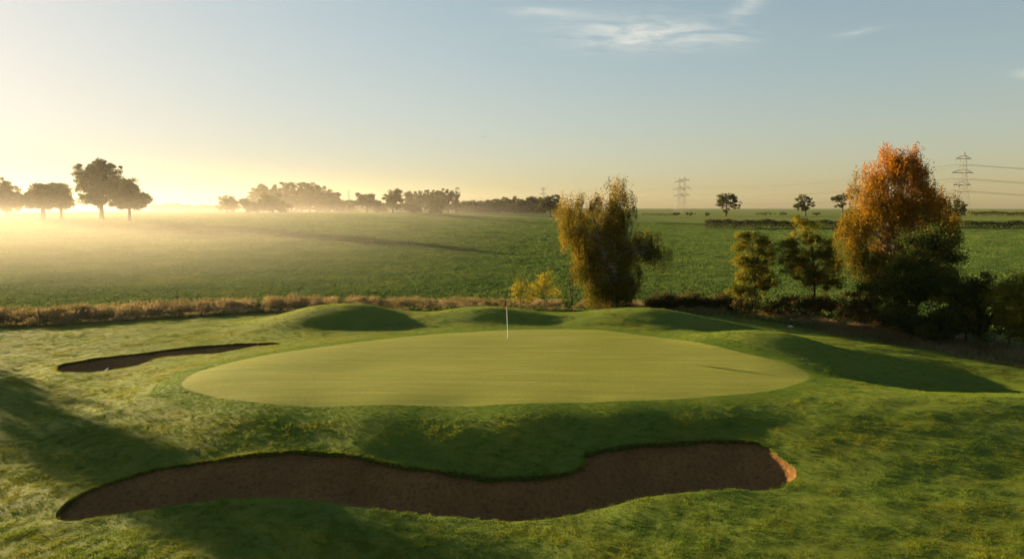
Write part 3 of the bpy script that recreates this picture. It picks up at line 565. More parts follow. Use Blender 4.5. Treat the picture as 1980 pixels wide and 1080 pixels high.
# hedges: one long clipped body of leaves each
def hedge(label, p0, p1, h, w, seed, mat='dark', dens=26, leaf=0.3, name='field_hedge'):
    rng = np.random.default_rng(seed); p0, p1 = np.array(p0), np.array(p1); ln = np.linalg.norm(p1 - p0); d = (p1 - p0) / ln; nrm = np.array((-d[1], d[0]))
    n = int(ln * dens * h / 2); t = rng.uniform(0, ln, n); prof = 1 + 0.10 * np.sin(t * 0.35 + seed) + 0.07 * np.sin(t * 0.9) + 0.1 * np.sin(t * 0.13)
    a = rng.uniform(0, math.pi, n); rad = rng.uniform(0.75, 1.05, n)
    XY = p0 + d * t[:, None] + nrm * (np.cos(a) * rad * w / 2)[:, None]; foot = np.array((*((p0 + p1) / 2), 0)); foot[2] = H(foot[0], foot[1])
    Z = H(XY[:, 0], XY[:, 1]) + 0.1 + np.sin(a) ** 0.6 * h * prof * rad
    V, Fq = leaves(np.c_[XY, Z] - foot, leaf * 1.6, rng); root = empty(name, foot); tag(root, label, 'hedge')
    me = mesh('foliage', V, Fq, LEAF[mat]); attr(me, 'tone', np.repeat(np.clip(rng.normal(0.4, 0.2, n), 0, 1), 4)); obj('foliage', me, root)
    G = Geo()
    ss = np.arange(0, ln, 1.6)                                        # woody core: stems and leaders
    for s_ in ss:
        q = p0 + d * s_; z0 = H(q[0], q[1]); P = np.array([(q[0], q[1], z0 - 0.2), (q[0] + rng.normal(0, .2), q[1] + rng.normal(0, .2), z0 + h * 0.5), (q[0] + rng.normal(0, .4), q[1] + rng.normal(0, .4), z0 + h * 0.9)]) - foot
        G.add(*tube(P, [0.12, 0.09, 0.03], 4))
    obj('stems', G.mesh('stems', BARK['brown']), root)['kind'] = 'stuff'; return root
def gp(u, Y): return ((u - 990) / F * Y, Y)
hedge('dark straight hedge across the right field behind the young trees', gp(1362, 250), gp(1850, 250), 3.0, 2.4, 201, 'bramble', dens=90)
hedge('dark hedge reaching the right edge of the picture below the skyline', gp(1856, 240), gp(2060, 232), 2.4, 2.4, 202, 'bramble', dens=90)
hedge('bushy skyline hedge right of the near pylon', gp(1866, 420), gp(2040, 420), 2.6, 3.0, 203, 'young', dens=50, leaf=0.4)
hedge('far low hedge on the left horizon right of the oaks', gp(296, 340), gp(425, 330), 3.2, 3.0, 204, 'oak', dens=50, leaf=0.4)
hedge('far hedge joining the central wood to the domed oak', gp(640, 330), gp(800, 345), 4.5, 4.0, 205, 'oak', dens=40, leaf=0.5)
hedge('dark understorey hedge along the foot of the long tree line', gp(880, 412), gp(1085, 412), 5.0, 5.0, 206, 'oak', dens=40, leaf=0.6)
hedge('faint skyline hedge right of the ochre birch', gp(1240, 402), gp(1300, 402), 1.3, 2.0, 207, 'oak', dens=40, leaf=0.3)
# oak outside the left edge whose shadow lies over the near turf
plant_tree('oak_tree', 'young oak outside the left edge casting the long shadow', 'tree', 990 - 1320 * 0.975, 42.2, [(990 - 1320 * 0.975, 480, 82, 100), (990 - 1320 * 0.96, 390, 60, 60), (990 - 1320 * 0.99, 570, 80, 55)], LEAF['young'], BARK['brown'], 55, style='spray', n_clump=200, per=90, clump_r=0.6, leaf=0.2, trunk_r=0.22, shell=0.6, limb_n=60)
# ------------------------------------------------------------------ grasses (instanced tufts)
def tuft_mesh(name, n, h, spread, w, mat, rng, lean=0.35, heads=False):
    V, Fc = [], []
    for i in range(n):
        a = rng.uniform(0, 2 * math.pi); r = spread * math.sqrt(rng.uniform()); b = np.array((r * math.cos(a), r * math.sin(a), -0.01))
        d = np.array((math.cos(a + rng.normal(0, .8)), math.sin(a + rng.normal(0, .8)), 0)); hh = h * rng.uniform(0.55, 1.2); q = rng.uniform(0, 2 * math.pi); s = np.array((math.cos(q), math.sin(q), 0)) * w / 2
        L = lean * rng.uniform(0.2, 1.4); m = b + d * hh * L * 0.35 + np.array((0, 0, hh * 0.6)); t = b + d * hh * L + np.array((0, 0, hh))
        k = len(V); V += [b - s, b + s, m + s * 0.8, m - s * 0.8, t]; Fc += [(k, k + 1, k + 2, k + 3), (k + 3, k + 2, k + 4)]
        if heads:
            k = len(V); o = np.array((s[1], -s[0], 0)) * 0.9; V += [m * 0.35 + t * 0.65 - s * 2.2, t + np.array((0, 0, hh * 0.12)), m * 0.35 + t * 0.65 + s * 2.2]; Fc += [(k, k + 1, k + 2)]
    return mesh(name, V, Fc, mat)
def crop_mesh(name, n, h, spread, size, mat, rng):
    C = np.c_[rng.normal(0, spread, n), rng.normal(0, spread, n), rng.uniform(0.1, 1, n) * h]; V, Fq = leaves(C, size, rng, 0.6); return mesh(name, V, Fq, mat)
def scatter(name, P, scale, me, label, cat, squash=None):
    """P: world positions; GN instances of one small mesh on a point cloud"""
    rng = np.random.default_rng(len(P)); pm = bpy.data.meshes.new(name); pm.vertices.add(len(P)); pm.vertices.foreach_set('co', np.asarray(P, np.float32).ravel())
    attr(pm, 'scl', scale); attr(pm, 'rot', rng.uniform(0, 2 * math.pi, len(P))); attr(pm, 'scz', np.asarray(scale) * rng.uniform(0.75, 1.25, len(P)) * (1 if squash is None else squash))
    src = bpy.data.objects.new(name + '_blades', me); o = obj(name, pm); tag(o, label, cat, kind='stuff')
    ng = bpy.data.node_groups.new(name + '_nodes', 'GeometryNodeTree'); ng.interface.new_socket('Geometry', in_out='INPUT', socket_type='NodeSocketGeometry'); ng.interface.new_socket('Geometry', in_out='OUTPUT', socket_type='NodeSocketGeometry')
    N = ng.nodes; i = N.new('NodeGroupInput'); u = N.new('NodeGroupOutput'); ip = N.new('GeometryNodeInstanceOnPoints'); oi = N.new('GeometryNodeObjectInfo'); oi.inputs['Object'].default_value = src
    def na(n_):
        a = N.new('GeometryNodeInputNamedAttribute'); a.data_type = 'FLOAT'; a.inputs['Name'].default_value = n_; return a.outputs['Attribute']
    cr, cs = N.new('ShaderNodeCombineXYZ'), N.new('ShaderNodeCombineXYZ'); s_ = na('scl')
    ng.links.new(na('rot'), cr.inputs[2]); ng.links.new(s_, cs.inputs[0]); ng.links.new(s_, cs.inputs[1]); ng.links.new(na('scz'), cs.inputs[2])
    ng.links.new(i.outputs[0], ip.inputs['Points']); ng.links.new(oi.outputs['Geometry'], ip.inputs['Instance']); ng.links.new(cr.outputs[0], ip.inputs['Rotation']); ng.links.new(cs.outputs[0], ip.inputs['Scale'])
    ng.links.new(ip.outputs[0], u.inputs[0]); md = o.modifiers.new('tufts', 'NODES'); md.node_group = ng
    return o
def mat_blade(name, stops, scale, trans=0.45, gloss=0.0, dry=0.0):
    s = NM(name); p = s.pos(); a = s.noise(p, scale, 4, 0.6); r = s.n('ShaderNodeObjectInfo').outputs['Random']
    f = s.math('ADD', a, s.math('MULTIPLY', s.math('SUBTRACT', r, 0.5), 0.14))
    if dry:                                   # yellower to the left: strawy sward plus golden sun glow put into the colour
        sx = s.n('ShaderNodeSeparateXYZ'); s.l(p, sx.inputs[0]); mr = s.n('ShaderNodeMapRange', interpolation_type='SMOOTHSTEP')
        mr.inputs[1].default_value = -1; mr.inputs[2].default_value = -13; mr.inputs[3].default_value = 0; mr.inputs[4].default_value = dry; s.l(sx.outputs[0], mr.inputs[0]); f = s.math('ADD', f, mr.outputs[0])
    return s.leafy(s.ramp(f, stops), trans, gloss)
GR = np.random.default_rng(77)
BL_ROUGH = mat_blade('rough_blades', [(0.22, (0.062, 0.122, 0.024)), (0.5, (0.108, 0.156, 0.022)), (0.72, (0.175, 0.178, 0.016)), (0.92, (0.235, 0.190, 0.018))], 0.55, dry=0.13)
def visible(P, pad=7.0): return (np.abs(P[:, 0]) < P[:, 1] * 0.88 + pad)
def rough_points():
    out = []
    for y0, y1, d in ((11, 17, 150), (17, 24, 110), (24, 32, 60), (32, 42, 40), (42, 58, 26)):
        w = y1 * 0.88 + 7; n = int((y1 - y0) * 2 * w * d); P = np.c_[GR.uniform(-w, w, n), GR.uniform(y0, y1, n)]; P = P[visible(P)]; out.append(P)
    P = np.concatenate(out); bad = inside(P, COLLAR) | inside(P, BUNK1) | inside(P, BUNK2)
    poly = np.concatenate([EDGE, [(400, -200), (400, -3000), (-400, -3000), (-400, 20)]]); return P[~bad & inside(P, poly)]
P = rough_points(); Z = H(P[:, 0], P[:, 1]); k = len(P)
var = 0.8 + 0.35 * np.sin(P[:, 0] * 0.9 + 2 * np.sin(P[:, 1] * 0.7)) * np.sin(P[:, 1] * 1.3)
cl = np.zeros(k)
for q in range(14):
    fr, an, ph = GR.uniform(5, 16), GR.uniform(0, math.pi), GR.uniform(0, 6.28); cl += np.sin(fr * (P[:, 0] * math.cos(an) * 0.6 + P[:, 1] * math.sin(an)) + ph + np.sin(P[:, 0] * 2.1 + ph))
var = var * np.clip(1 + 0.17 * cl / 2.6 * 2, 0.35, 2.2)
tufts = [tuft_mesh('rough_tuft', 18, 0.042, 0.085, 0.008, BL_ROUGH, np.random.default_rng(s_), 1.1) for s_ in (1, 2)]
hm = GR.uniform(size=k) < 0.5; scl = GR.uniform(0.8, 1.3, k) * (1 + 0.6 * sstep((P[:, 1] - 22) / 30))
for j, mk in enumerate((hm, ~hm)):
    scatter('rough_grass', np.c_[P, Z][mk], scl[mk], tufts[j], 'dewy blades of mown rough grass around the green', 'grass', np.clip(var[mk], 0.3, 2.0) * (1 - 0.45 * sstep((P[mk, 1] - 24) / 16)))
# short collar turf
w = COLLAR.max(0) - COLLAR.min(0); P = COLLAR.min(0) + GR.uniform(size=(int(w[0] * w[1] * 170), 2)) * w; P = P[inside(P, COLLAR) & ~inside(P, GREEN)]
BL_COL = mat_blade('collar_blades', [(0.3, (0.062, 0.118, 0.016)), (0.55, (0.110, 0.155, 0.016)), (0.75, (0.15, 0.165, 0.016))], 0.5)
scatter('collar_grass', np.c_[P, H(P[:, 0], P[:, 1])], GR.uniform(0.8, 1.2, len(P)), tuft_mesh('collar_tuft', 16, 0.025, 0.07, 0.008, BL_COL, np.random.default_rng(15), 0.8), 'short collar grass ringing the putting green', 'grass')
# ragged fringe hanging over the bunker lips
L = np.concatenate([BUNK1, BUNK1 + GR.normal(0, 0.03, BUNK1.shape), BUNK1 + GR.normal(0, 0.04, BUNK1.shape), BUNK2]); L = L + GR.normal(0, 0.02, L.shape); L = L[L[:, 1] > np.interp(L[:, 0], [-13, -10, -5, 0, 3, 9], [18.3, 19.2, 19.9, 18.6, 19.8, 20.8])]
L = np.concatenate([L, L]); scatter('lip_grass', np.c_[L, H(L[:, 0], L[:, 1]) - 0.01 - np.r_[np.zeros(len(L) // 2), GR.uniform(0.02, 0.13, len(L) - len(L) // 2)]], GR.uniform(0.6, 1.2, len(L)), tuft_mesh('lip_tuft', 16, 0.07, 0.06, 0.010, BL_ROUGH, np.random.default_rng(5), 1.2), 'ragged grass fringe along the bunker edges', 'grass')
# tall dry grass strip
BL_DRY = mat_blade('dry_blades', [(0.3, (0.095, 0.080, 0.034)), (0.5, (0.175, 0.135, 0.062)), (0.7, (0.25, 0.198, 0.098))], 0.25, 0.4)
def strip_points(i0, i1, n, d0, d1):
    E_ = EDGE[i0:i1]; seg = np.linalg.norm(np.diff(E_, axis=0), axis=1); c = np.r_[0, np.cumsum(seg)]; t = GR.uniform(0, c[-1], n); j = np.clip(np.searchsorted(c, t) - 1, 0, len(seg) - 1)
    f = ((t - c[j]) / seg[j])[:, None]; q = E_[j] * (1 - f) + E_[j + 1] * f; dd = (E_[j + 1] - E_[j]) / seg[j][:, None]; nrm = np.c_[-dd[:, 1], dd[:, 0]]
    return q + nrm * (d0 + (d1 - d0) * GR.uniform(0, 1, n) ** 1.3)[:, None]
P = strip_points(1, len(EDGE) - 1, 20000, -0.25, 5.2); P = P[visible(P, 25)]
dE = np.min([np.hypot(*(P - (A_ + np.clip(((P - A_) @ (B_ - A_)) / ((B_ - A_) @ (B_ - A_)), 0, 1)[:, None] * (B_ - A_))).T) for A_, B_ in zip(EDGE[:-1], EDGE[1:])], 0)
scatter('dry_grass', np.c_[P, H(P[:, 0], P[:, 1])], (0.45 + 0.65 * sstep(dE / 3.0)) * GR.uniform(0.5, 1.15, len(P)) * 0.9 * (1 + 0.10 * np.sin(P[:, 0] * 1.3 + np.sin(P[:, 1] * 2)) + 0.10 * np.sin(P[:, 0] * 3.7 + P[:, 1])) * np.interp(P[:, 0], [-20, -8, 5, 20], [1.15, 0.8, 0.7, 0.75]), tuft_mesh('dry_tuft', 22, 0.45, 0.16, 0.016, BL_DRY, np.random.default_rng(6), 0.35, True), 'strip of tall reddish dry grass between rough and field', 'grass')
# crop
BL_CROP = mat_blade('crop_leaves', [(0.3, (0.050, 0.092, 0.026)), (0.5, (0.072, 0.118, 0.030)), (0.68, (0.105, 0.140, 0.034)), (0.8, (0.155, 0.158, 0.038))], 0.12, 0.4)
out = []
for y0, y1, d in ((46, 62, 9), (62, 80, 7), (80, 105, 4.5), (105, 140, 2.6), (140, 200, 1.5), (200, 300, 0.8)):
    w = y1 * 0.88 + 15; n = int((y1 - y0) * 2 * w * d); P = np.c_[GR.uniform(-w, w, n), GR.uniform(y0, y1, n)]; out.append(P[visible(P, 15)])
P = np.concatenate(out); poly = np.concatenate([EDGE, [(400, -200), (400, -3000), (-400, -3000), (-400, 20)]]); P = P[~inside(P, poly)]
scatter('crop_plants', np.c_[P, H(P[:, 0], P[:, 1])], GR.uniform(0.7, 1.3, len(P)) * (1 + 0.9 * sstep((P[:, 1] - 60) / 120)), crop_mesh('crop_clump', 22, 0.16, 0.19, 0.13, BL_CROP, np.random.default_rng(9)), 'low leafy green crop plants covering the field', 'crop')
# ------------------------------------------------------------------ made things
def plain(name, c, rough=0.6, metal=0.0, grain=0.15):
    s = NM(name); n = s.noise(s.n('ShaderNodeTexCoord').outputs['Object'], 12, 3)
    m = s.principled(s.mix(n, tuple(v * (1 - grain) for v in c), tuple(min(1, v * (1 + grain)) for v in c)), rough)
    for nd in m.node_tree.nodes:
        if nd.type == 'BSDF_PRINCIPLED': nd.inputs['Metallic'].default_value = metal
    return m
MP = dict(white=plain('white_paint', (0.75, 0.75, 0.70), 0.4), gold=plain('gold_flag_cloth', (0.42, 0.25, 0.02), 0.9), black=plain('black_flag_cloth', (0.012, 0.011, 0.010), 0.9), steel=plain('weathered_steel', (0.16, 0.165, 0.165), 0.6, 0.2), glass=plain('insulator_glass', (0.10, 0.12, 0.12), 0.4),
          cable=plain('dull_cable', (0.05, 0.05, 0.055), 0.6), wood=plain('grey_wood', (0.30, 0.25, 0.18), 0.9), stone=plain('pale_stone', (0.42, 0.41, 0.38), 0.9), feather=plain('dark_feather', (0.02, 0.02, 0.02), 0.9), plastic=plain('green_black_plastic', (0.02, 0.03, 0.025), 0.5), cup=plain('dark_cup', (0.03, 0.03, 0.03), 0.6))
# flagstick
h0 = hit(982, 655); z0 = float(H(*h0)); fr = empty('golf_flagstick', (h0[0], h0[1], z0)); tag(fr, 'white flagstick with a limp gold and black flag in the putting green', 'flagstick')
top = at(979.3, 580, h0[1]) - np.array((h0[0], h0[1], z0))
V, Fq = tube([np.zeros(3) + (0, 0, -0.1), top * 0.5, top], [0.019, 0.016, 0.013], 10); obj('pole', mesh('pole', V, Fq, MP['white'], True), fr)
V, Fq = tube([top, top + (0, 0, 0.02)], [0.02, 0.004], 10); obj('ferrule', mesh('ferrule', V, Fq, MP['black'], True), fr)
V, Fq = tube([(0, 0, 0.0135), (0, 0, -0.12)], [0.054, 0.054], 20); V2, F2 = tube([(0, 0, 0.0135), (0, 0, 0.0135)], [0.054, 0.056], 20)
obj('hole_cup', mesh('hole_cup', V, Fq, MP['cup'], True), fr)
def limp(name, w0, w1, zt, zb, mat, ph, y0):
    nu, nv = 14, 12; V = []
    for j in range(nv):
        t = j / (nv - 1); z = zt + (zb - zt) * t; w = w0 + (w1 - w0) * t ** 0.8
        for i in range(nu):
            s = i / (nu - 1); V.append((-s * w, y0 + 0.035 * math.sin(s * 9 + ph + 2 * t) * (0.3 + t), z - 0.05 * s * t + 0.02 * math.sin(6 * s + 3 * t)))
    V = np.array(V) + np.array((top[0], top[1], 0)); Fq = np.array([(j * nu + i, j * nu + i + 1, (j + 1) * nu + i + 1, (j + 1) * nu + i) for j in range(nv - 1) for i in range(nu - 1)])
    o = obj(name, mesh(name, V, Fq, mat, True), fr); md = o.modifiers.new('cloth', 'SOLIDIFY'); md.thickness = 0.004; return o
tz = top[2]
limp('flag', 0.07, 0.26, tz - 0.02, tz - 0.38, MP['gold'], 0.3, -0.01); limp('flag_fold', 0.05, 0.09, tz - 0.01, tz - 0.28, MP['black'], 1.6, -0.03); limp('flag_corner', 0.13, 0.05, tz - 0.33, tz - 0.47, MP['gold'], 2.2, -0.005)
# bunker rake
def sand_pt(u, v): q = hit(u, v); return np.array((q[0], q[1], float(H(*q))))
r0, r1 = sand_pt(150, 708), sand_pt(204, 705); drop = np.array((0, 0, -0.33)); r0 += drop; r1 += drop
rk = empty('bunker_rake', r1); tag(rk, 'long-handled rake lying in the left sand bunker', 'rake')
V, Fq = tube([r0 - r1, (r0 - r1) * 0.5 + (0, 0, 0.02), np.array((0, 0, 0.03))], [0.016] * 3, 8); obj('handle', mesh('handle', V, Fq, MP['plastic'], True), rk)
dirn = (r1 - r0) / np.linalg.norm(r1 - r0); pe = np.array((-dirn[1], dirn[0], 0.1)); V, Fq = tube([pe * -0.28 + (0, 0, .04), pe * 0.28 + (0, 0, .04)], [0.022, 0.022], 8); hd = obj('head', mesh('head', V, Fq, MP['white'], True), rk)
for i in range(9):
    q = pe * (-0.26 + 0.065 * i) + np.array((0, 0, .04)); V, Fq = tube([q, q + (0, 0, 0.07), q + dirn * 0.03 + (0, 0, 0.09)], [0.009, 0.008, 0.004], 5); obj('tine', mesh('tine', V, Fq, MP['white'], True), hd)
# small stone and stake on the right
q = hit(1528, 633); rng = np.random.default_rng(3); import bmesh
bm = bmesh.new(); bmesh.ops.create_icosphere(bm, subdivisions=3, radius=0.11)
for v in bm.verts: v.co = Vector((v.co.x * 1.5, v.co.y, v.co.z * 0.8)) * (1 + 0.18 * math.sin(v.co.x * 31 + 1) * math.sin(v.co.y * 27) + 0.1 * math.sin(v.co.z * 40))
me = bpy.data.meshes.new('pale_stone'); bm.to_mesh(me); me.materials.append(MP['stone']); tag(obj('pale_stone', me, None, (q[0], q[1], float(H(*q)) + 0.06)), 'small pale stone on the turf right of the mounds', 'stone')
q = hit(1917, 672); st = empty('marker_stake', (q[0], q[1], float(H(*q)))); tag(st, 'thin pale stake standing before the dark bushes on the right', 'stake')
V, Fq = tube([(0, 0, -0.2), (0.01, 0, 0.5), (0.0, 0, 0.98)], [0.026, 0.025, 0.024], 8); so = obj('post', mesh('post', V, Fq, MP['wood'], True), st); V, Fq = tube([(0, 0, 0.98), (0, 0, 1.03)], [0.024, 0.002], 8); obj('pointed_top', mesh('pointed_top', V, Fq, MP['wood'], True), so)
# ------------------------------------------------------------------ pylons and cables
def pylon(loc, rz, label, hgt, thick=0.16, proto={}):
    root = empty('electricity_pylon', loc); root.rotation_euler = (0, 0, rz); root.scale = (hgt / 46,) * 3; tag(root, label, 'pylon', 'pylons of the power line')
    key = round(thick, 3)
    if key not in proto:
        prof = [(0, 5.4), (9, 4.0), (17, 2.95), (22.3, 2.35), (31, 1.75), (41, 1.35), (46, 0.12)]; hw = lambda z: float(np.interp(z, [p[0] for p in prof], [p[1] for p in prof]))
        zz = [0, 5, 9.5, 13.5, 17, 20, 22.3, 25, 27.5, 29.5, 31, 33.5, 36, 38.5, 41, 43.5, 46]; cs = [(1, 1), (1, -1), (-1, -1), (-1, 1)]; parts = []
        for sx, sy in cs:
            P = np.array([(sx * hw(z), sy * hw(z), z) for z in zz]); V, Fq = tube(P, [thick] * len(P), 4); parts.append(('leg', mesh('leg', V, Fq, MP['steel']), None))
        G = Geo()
        for z1, z2 in zip(zz[:-1], zz[1:]):
            for k in range(4):
                a, b = cs[k], cs[(k + 1) % 4]; p = lambda c, z: np.array((c[0] * hw(z), c[1] * hw(z), z))
                for q1, q2 in ((p(a, z1), p(b, z2)), (p(b, z1), p(a, z2)), (p(a, z2), p(b, z2))): G.add(*tube([q1, q2], [thick * 0.38] * 2, 4))
        parts.append(('lattice', G.mesh('lattice', MP['steel'], False), 'stuff'))
        for z, ln in ((22.3, 7.4), (31, 9.0), (41, 6.6)):
            for sx in (-1, 1):
                tip = np.array((sx * ln, 0, z)); G = Geo(); w = hw(z); w2 = hw(z + 2.4)
                for sy in (-1, 1):
                    G.add(*tube([np.array((sx * w, sy * w, z)), tip], [thick * 1.5] * 2, 4)); G.add(*tube([np.array((sx * w2, sy * w2, z + 2.4)), tip], [thick * 0.9] * 2, 4))
                    for t in (0.35, 0.65): G.add(*tube([np.array((sx * w, sy * w, z)) * (1 - t) + tip * t, np.array((sx * w2, sy * w2, z + 2.4)) * (1 - t) + tip * t], [thick * 0.5] * 2, 4))
                parts.append(('cross_arm', G.mesh('cross_arm', MP['steel'], False), 'stuff'))
                V, Fq = tube([tip, tip - (0, 0, 4.2)], [thick * 0.7, thick * 0.7], 6); parts.append(('insulator', mesh('insulator', V, Fq, MP['glass']), None))
        proto[key] = parts
    for n_, me, kd in proto[key]:
        o = obj(n_, me, root)
        if kd: o['kind'] = kd
    return root
def pyl(u, Y, vtop, rz, label, th):
    x = (u - 990) / F * Y; zt = at(u, vtop, Y)[2]; zb = float(H(x, Y)) ; return pylon((x, Y, zb), rz, label, zt - zb, th)
PA = pyl(1852, 480, 293, R(12), 'nearest steel lattice pylon, right of the orange birch', 0.13)
PB = pyl(1311, 830, 344, R(4), 'left of two overlapping far pylons on the skyline', 0.125)
pyl(1320, 870, 341, R(6), 'right of two overlapping far pylons on the skyline', 0.125)
PD = pyl(1050, 1250, 361, R(20), 'hazy pylon tip above the low tree line left of the birch', 0.18)
pyl(676, 1650, 366, R(25), 'very faint pylon between the central wood and domed oak', 0.2)
def tipw(p, z, sx):
    ln = {22.3: 7.4, 31: 9.0, 41: 6.6}[z]; s = p.scale[0]; a = p.rotation_euler[2]; return np.array(p.location) + s * np.array((sx * ln * math.cos(a), sx * ln * math.sin(a), z - 4.2))
class Fake: pass
PR = Fake(); PR.location = (760, 468, 0.0); PR.scale = (1.0,); PR.rotation_euler = (0, 0, R(80))
for z, zn in ((41, 'top'), (31, 'middle'), (22.3, 'lowest')):
    for sx, sn in ((-1, 'left'), (1, 'right')):
        pts = []
        chain = [tipw(PR, z, 1 if sx > 0 else -1), tipw(PA, z, sx), tipw(PB, z, sx), tipw(PD, z, sx)]
        for a, b in zip(chain[:-1], chain[1:]):
            t = np.linspace(0, 1, 24)[:, None]; q = a * (1 - t) + b * t; q[:, 2] -= (np.linalg.norm(b - a) * 0.020) * 4 * (t * (1 - t))[:, 0]; pts.append(q if len(pts) == 0 else q[1:])
        P = np.concatenate(pts); V, Fq = tube(P, [0.075] * len(P), 4); tag(obj('power_cable', mesh('power_cable', V, Fq, MP['cable'])), 'power cable strung from the %s tips of the %s pylon arms' % (sn, zn), 'cable', 'cables of the power line')
# ------------------------------------------------------------------ birds
def bird(u, v, Y, s, rz, label):
    c = at(u, v, Y); wing = lambda d: [(0, 0.10 * s, 0), (0, -0.10 * s, 0), (d * 0.35 * s, -0.02 * s, 0.16 * s), (d * 0.35 * s, 0.10 * s, 0.16 * s), (d * 0.75 * s, -0.08 * s, 0.10 * s)]
    V, Fq = tube([(0, 0.36 * s, 0), (0, 0.25 * s, 0.01), (0, 0.05 * s, 0), (0, -0.2 * s, 0), (0, -0.42 * s, 0)], [0.02 * s, 0.06 * s, 0.09 * s, 0.06 * s, 0.03 * s], 8)
    o = obj('bird', mesh('bird', V, Fq, MP['feather'], True), None, c); o.rotation_euler = (0, 0, rz); tag(o, label, 'bird', 'small birds in the sky')
    for d in (-1, 1): obj('wing', mesh('wing', wing(d), [(0, 1, 2, 3), (3, 2, 4)], MP['feather']), o).modifiers.new('thick', 'SOLIDIFY').thickness = 0.02
for u, v, Y, s, rz, lab in ((921, 266, 150, 0.5, 0.5, 'tiny bird, left of three high above the low tree line'), (936, 265, 150, 0.6, 0.7, 'tiny bird, middle of three high above the low tree line'), (945, 262, 150, 0.5, 0.6, 'tiny bird, right of three high above the low tree line'),
        (292, 321, 170, 0.6, 0.4, 'tiny bird, left of three in the glow beside the big oak'), (315, 319, 170, 0.5, 0.9, 'tiny bird, middle of three in the glow beside the big oak'), (327, 326, 170, 0.6, 0.6, 'tiny bird, right of three in the glow beside the big oak')): bird(u, v, Y, s, rz, lab)
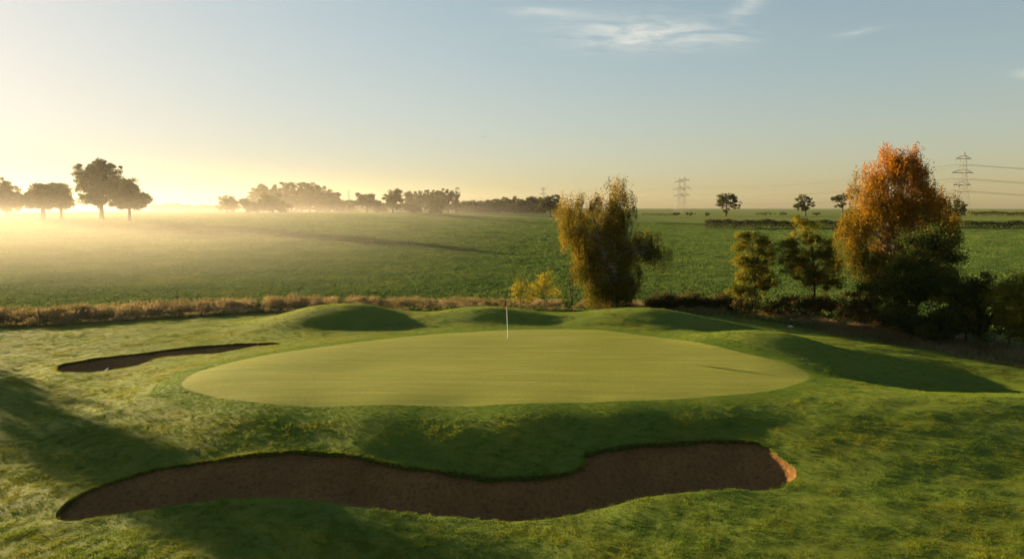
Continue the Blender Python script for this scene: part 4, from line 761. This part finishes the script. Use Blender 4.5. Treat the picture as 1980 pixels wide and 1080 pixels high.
# ------------------------------------------------------------------ air
def box(name, lo, hi, mat):
    x0, y0, z0 = lo; x1, y1, z1 = hi
    V = [(x0, y0, z0), (x1, y0, z0), (x1, y1, z0), (x0, y1, z0), (x0, y0, z1), (x1, y0, z1), (x1, y1, z1), (x0, y1, z1)]
    return obj(name, mesh(name, V, [(3, 2, 1, 0), (4, 5, 6, 7), (0, 1, 5, 4), (1, 2, 6, 5), (2, 3, 7, 6), (3, 0, 4, 7)], mat))
def haze():
    s = NM('haze_air'); v = s.n('ShaderNodeVolumePrincipled'); v.inputs['Color'].default_value = (0.9, 0.91, 0.92, 1)
    v.inputs['Density'].default_value = 0.00003; v.inputs['Anisotropy'].default_value = 0.5; s.l(v.outputs[0], s.out.inputs['Volume'])
    o = box('haze', (-3400, -3400, -4), (3400, 3400, 64), s.m); tag(o, 'thin pale morning haze over the whole landscape', 'haze', kind='stuff')
    # low mist bank lying on the left half of the field
    s = NM('ground_mist_air'); p = s.pos(); v = s.n('ShaderNodeVolumePrincipled'); v.inputs['Color'].default_value = (0.97, 0.92, 0.82, 1); v.inputs['Anisotropy'].default_value = 0.25
    sep = s.n('ShaderNodeSeparateXYZ'); s.l(p, sep.inputs[0]); X, Y, Z = sep.outputs
    n = s.noise(p, 0.012, 3, 0.5, stretch=(0.6, 1.2, 3))
    # local ground rises to the left, as the field does
    g = s.n('ShaderNodeMapRange', interpolation_type='SMOOTHSTEP'); g.inputs[1].default_value = 40; g.inputs[2].default_value = 300; g.inputs[3].default_value = -0.6; g.inputs[4].default_value = 4.8
    rr = s.n('ShaderNodeVectorMath', operation='LENGTH'); s.l(p, rr.inputs[0]); s.l(rr.outputs['Value'], g.inputs[0])
    hgt = s.math('SUBTRACT', Z, g.outputs[0])
    fz = s.n('ShaderNodeMapRange', interpolation_type='SMOOTHERSTEP'); fz.inputs[1].default_value = 0.3; fz.inputs[2].default_value = 5.5; fz.inputs[3].default_value = 1; fz.inputs[4].default_value = 0; s.l(hgt, fz.inputs[0])
    ratio = s.math('DIVIDE', X, Y)
    fx = s.n('ShaderNodeMapRange', interpolation_type='SMOOTHSTEP'); fx.inputs[1].default_value = -0.75; fx.inputs[2].default_value = 0.12; fx.inputs[3].default_value = 1; fx.inputs[4].default_value = 0; s.l(ratio, fx.inputs[0])
    fy = s.n('ShaderNodeMapRange', interpolation_type='SMOOTHSTEP'); fy.inputs[1].default_value = 70; fy.inputs[2].default_value = 165; s.l(Y, fy.inputs[0])
    nn = s.n('ShaderNodeMapRange', interpolation_type='SMOOTHSTEP'); nn.inputs[1].default_value = 0.35; nn.inputs[2].default_value = 0.65; nn.inputs[3].default_value = 0.25; s.l(n, nn.inputs[0])
    d = s.math('MULTIPLY', s.math('MULTIPLY', fz.outputs[0], fx.outputs[0]), s.math('MULTIPLY', fy.outputs[0], nn.outputs[0]))
    
    # thinner upper layer round the far trees
    f2 = s.n('ShaderNodeMapRange', interpolation_type='SMOOTHSTEP'); f2.inputs[1].default_value = 2; f2.inputs[2].default_value = 20; f2.inputs[3].default_value = 1; f2.inputs[4].default_value = 0; s.l(hgt, f2.inputs[0])
    fx2 = s.n('ShaderNodeMapRange', interpolation_type='SMOOTHSTEP'); fx2.inputs[1].default_value = -0.7; fx2.inputs[2].default_value = 0.12; fx2.inputs[3].default_value = 1; fx2.inputs[4].default_value = 0; s.l(ratio, fx2.inputs[0])
    fy2 = s.n('ShaderNodeMapRange', interpolation_type='SMOOTHSTEP'); fy2.inputs[1].default_value = 60; fy2.inputs[2].default_value = 200; s.l(Y, fy2.inputs[0])
    up = s.math('MULTIPLY', s.math('MULTIPLY', f2.outputs[0], fx2.outputs[0]), s.math('MULTIPLY', fy2.outputs[0], 0.0017))
    # thin golden veil hanging over the near left of the field
    f3 = s.n('ShaderNodeMapRange', interpolation_type='SMOOTHSTEP'); f3.inputs[1].default_value = 1; f3.inputs[2].default_value = 9; f3.inputs[3].default_value = 1; f3.inputs[4].default_value = 0; s.l(hgt, f3.inputs[0])
    fx3 = s.n('ShaderNodeMapRange', interpolation_type='SMOOTHSTEP'); fx3.inputs[1].default_value = -0.85; fx3.inputs[2].default_value = 0.05; fx3.inputs[3].default_value = 1; fx3.inputs[4].default_value = 0; s.l(ratio, fx3.inputs[0])
    fy3 = s.n('ShaderNodeMapRange', interpolation_type='SMOOTHSTEP'); fy3.inputs[1].default_value = 42; fy3.inputs[2].default_value = 74; s.l(Y, fy3.inputs[0])
    fy4 = s.n('ShaderNodeMapRange', interpolation_type='SMOOTHSTEP'); fy4.inputs[1].default_value = 105; fy4.inputs[2].default_value = 180; fy4.inputs[3].default_value = 1; fy4.inputs[4].default_value = 0; s.l(Y, fy4.inputs[0])
    veil = s.math('MULTIPLY', s.math('MULTIPLY', f3.outputs[0], fx3.outputs[0]), s.math('MULTIPLY', s.math('MULTIPLY', fy3.outputs[0], fy4.outputs[0]), 0.0041))
    s.l(s.math('ADD', s.math('ADD', s.math('MULTIPLY', d, 0.0034), up), veil), v.inputs['Density']); s.l(v.outputs[0], s.out.inputs['Volume'])
    o = box('ground_mist', (-420, 44, -2.0), (60, 430, 27), s.m); tag(o, 'low band of golden mist lying on the left of the crop field', 'mist', kind='stuff')
haze()
sc.cycles.volume_step_rate = 1.2; sc.cycles.volume_max_steps = 48
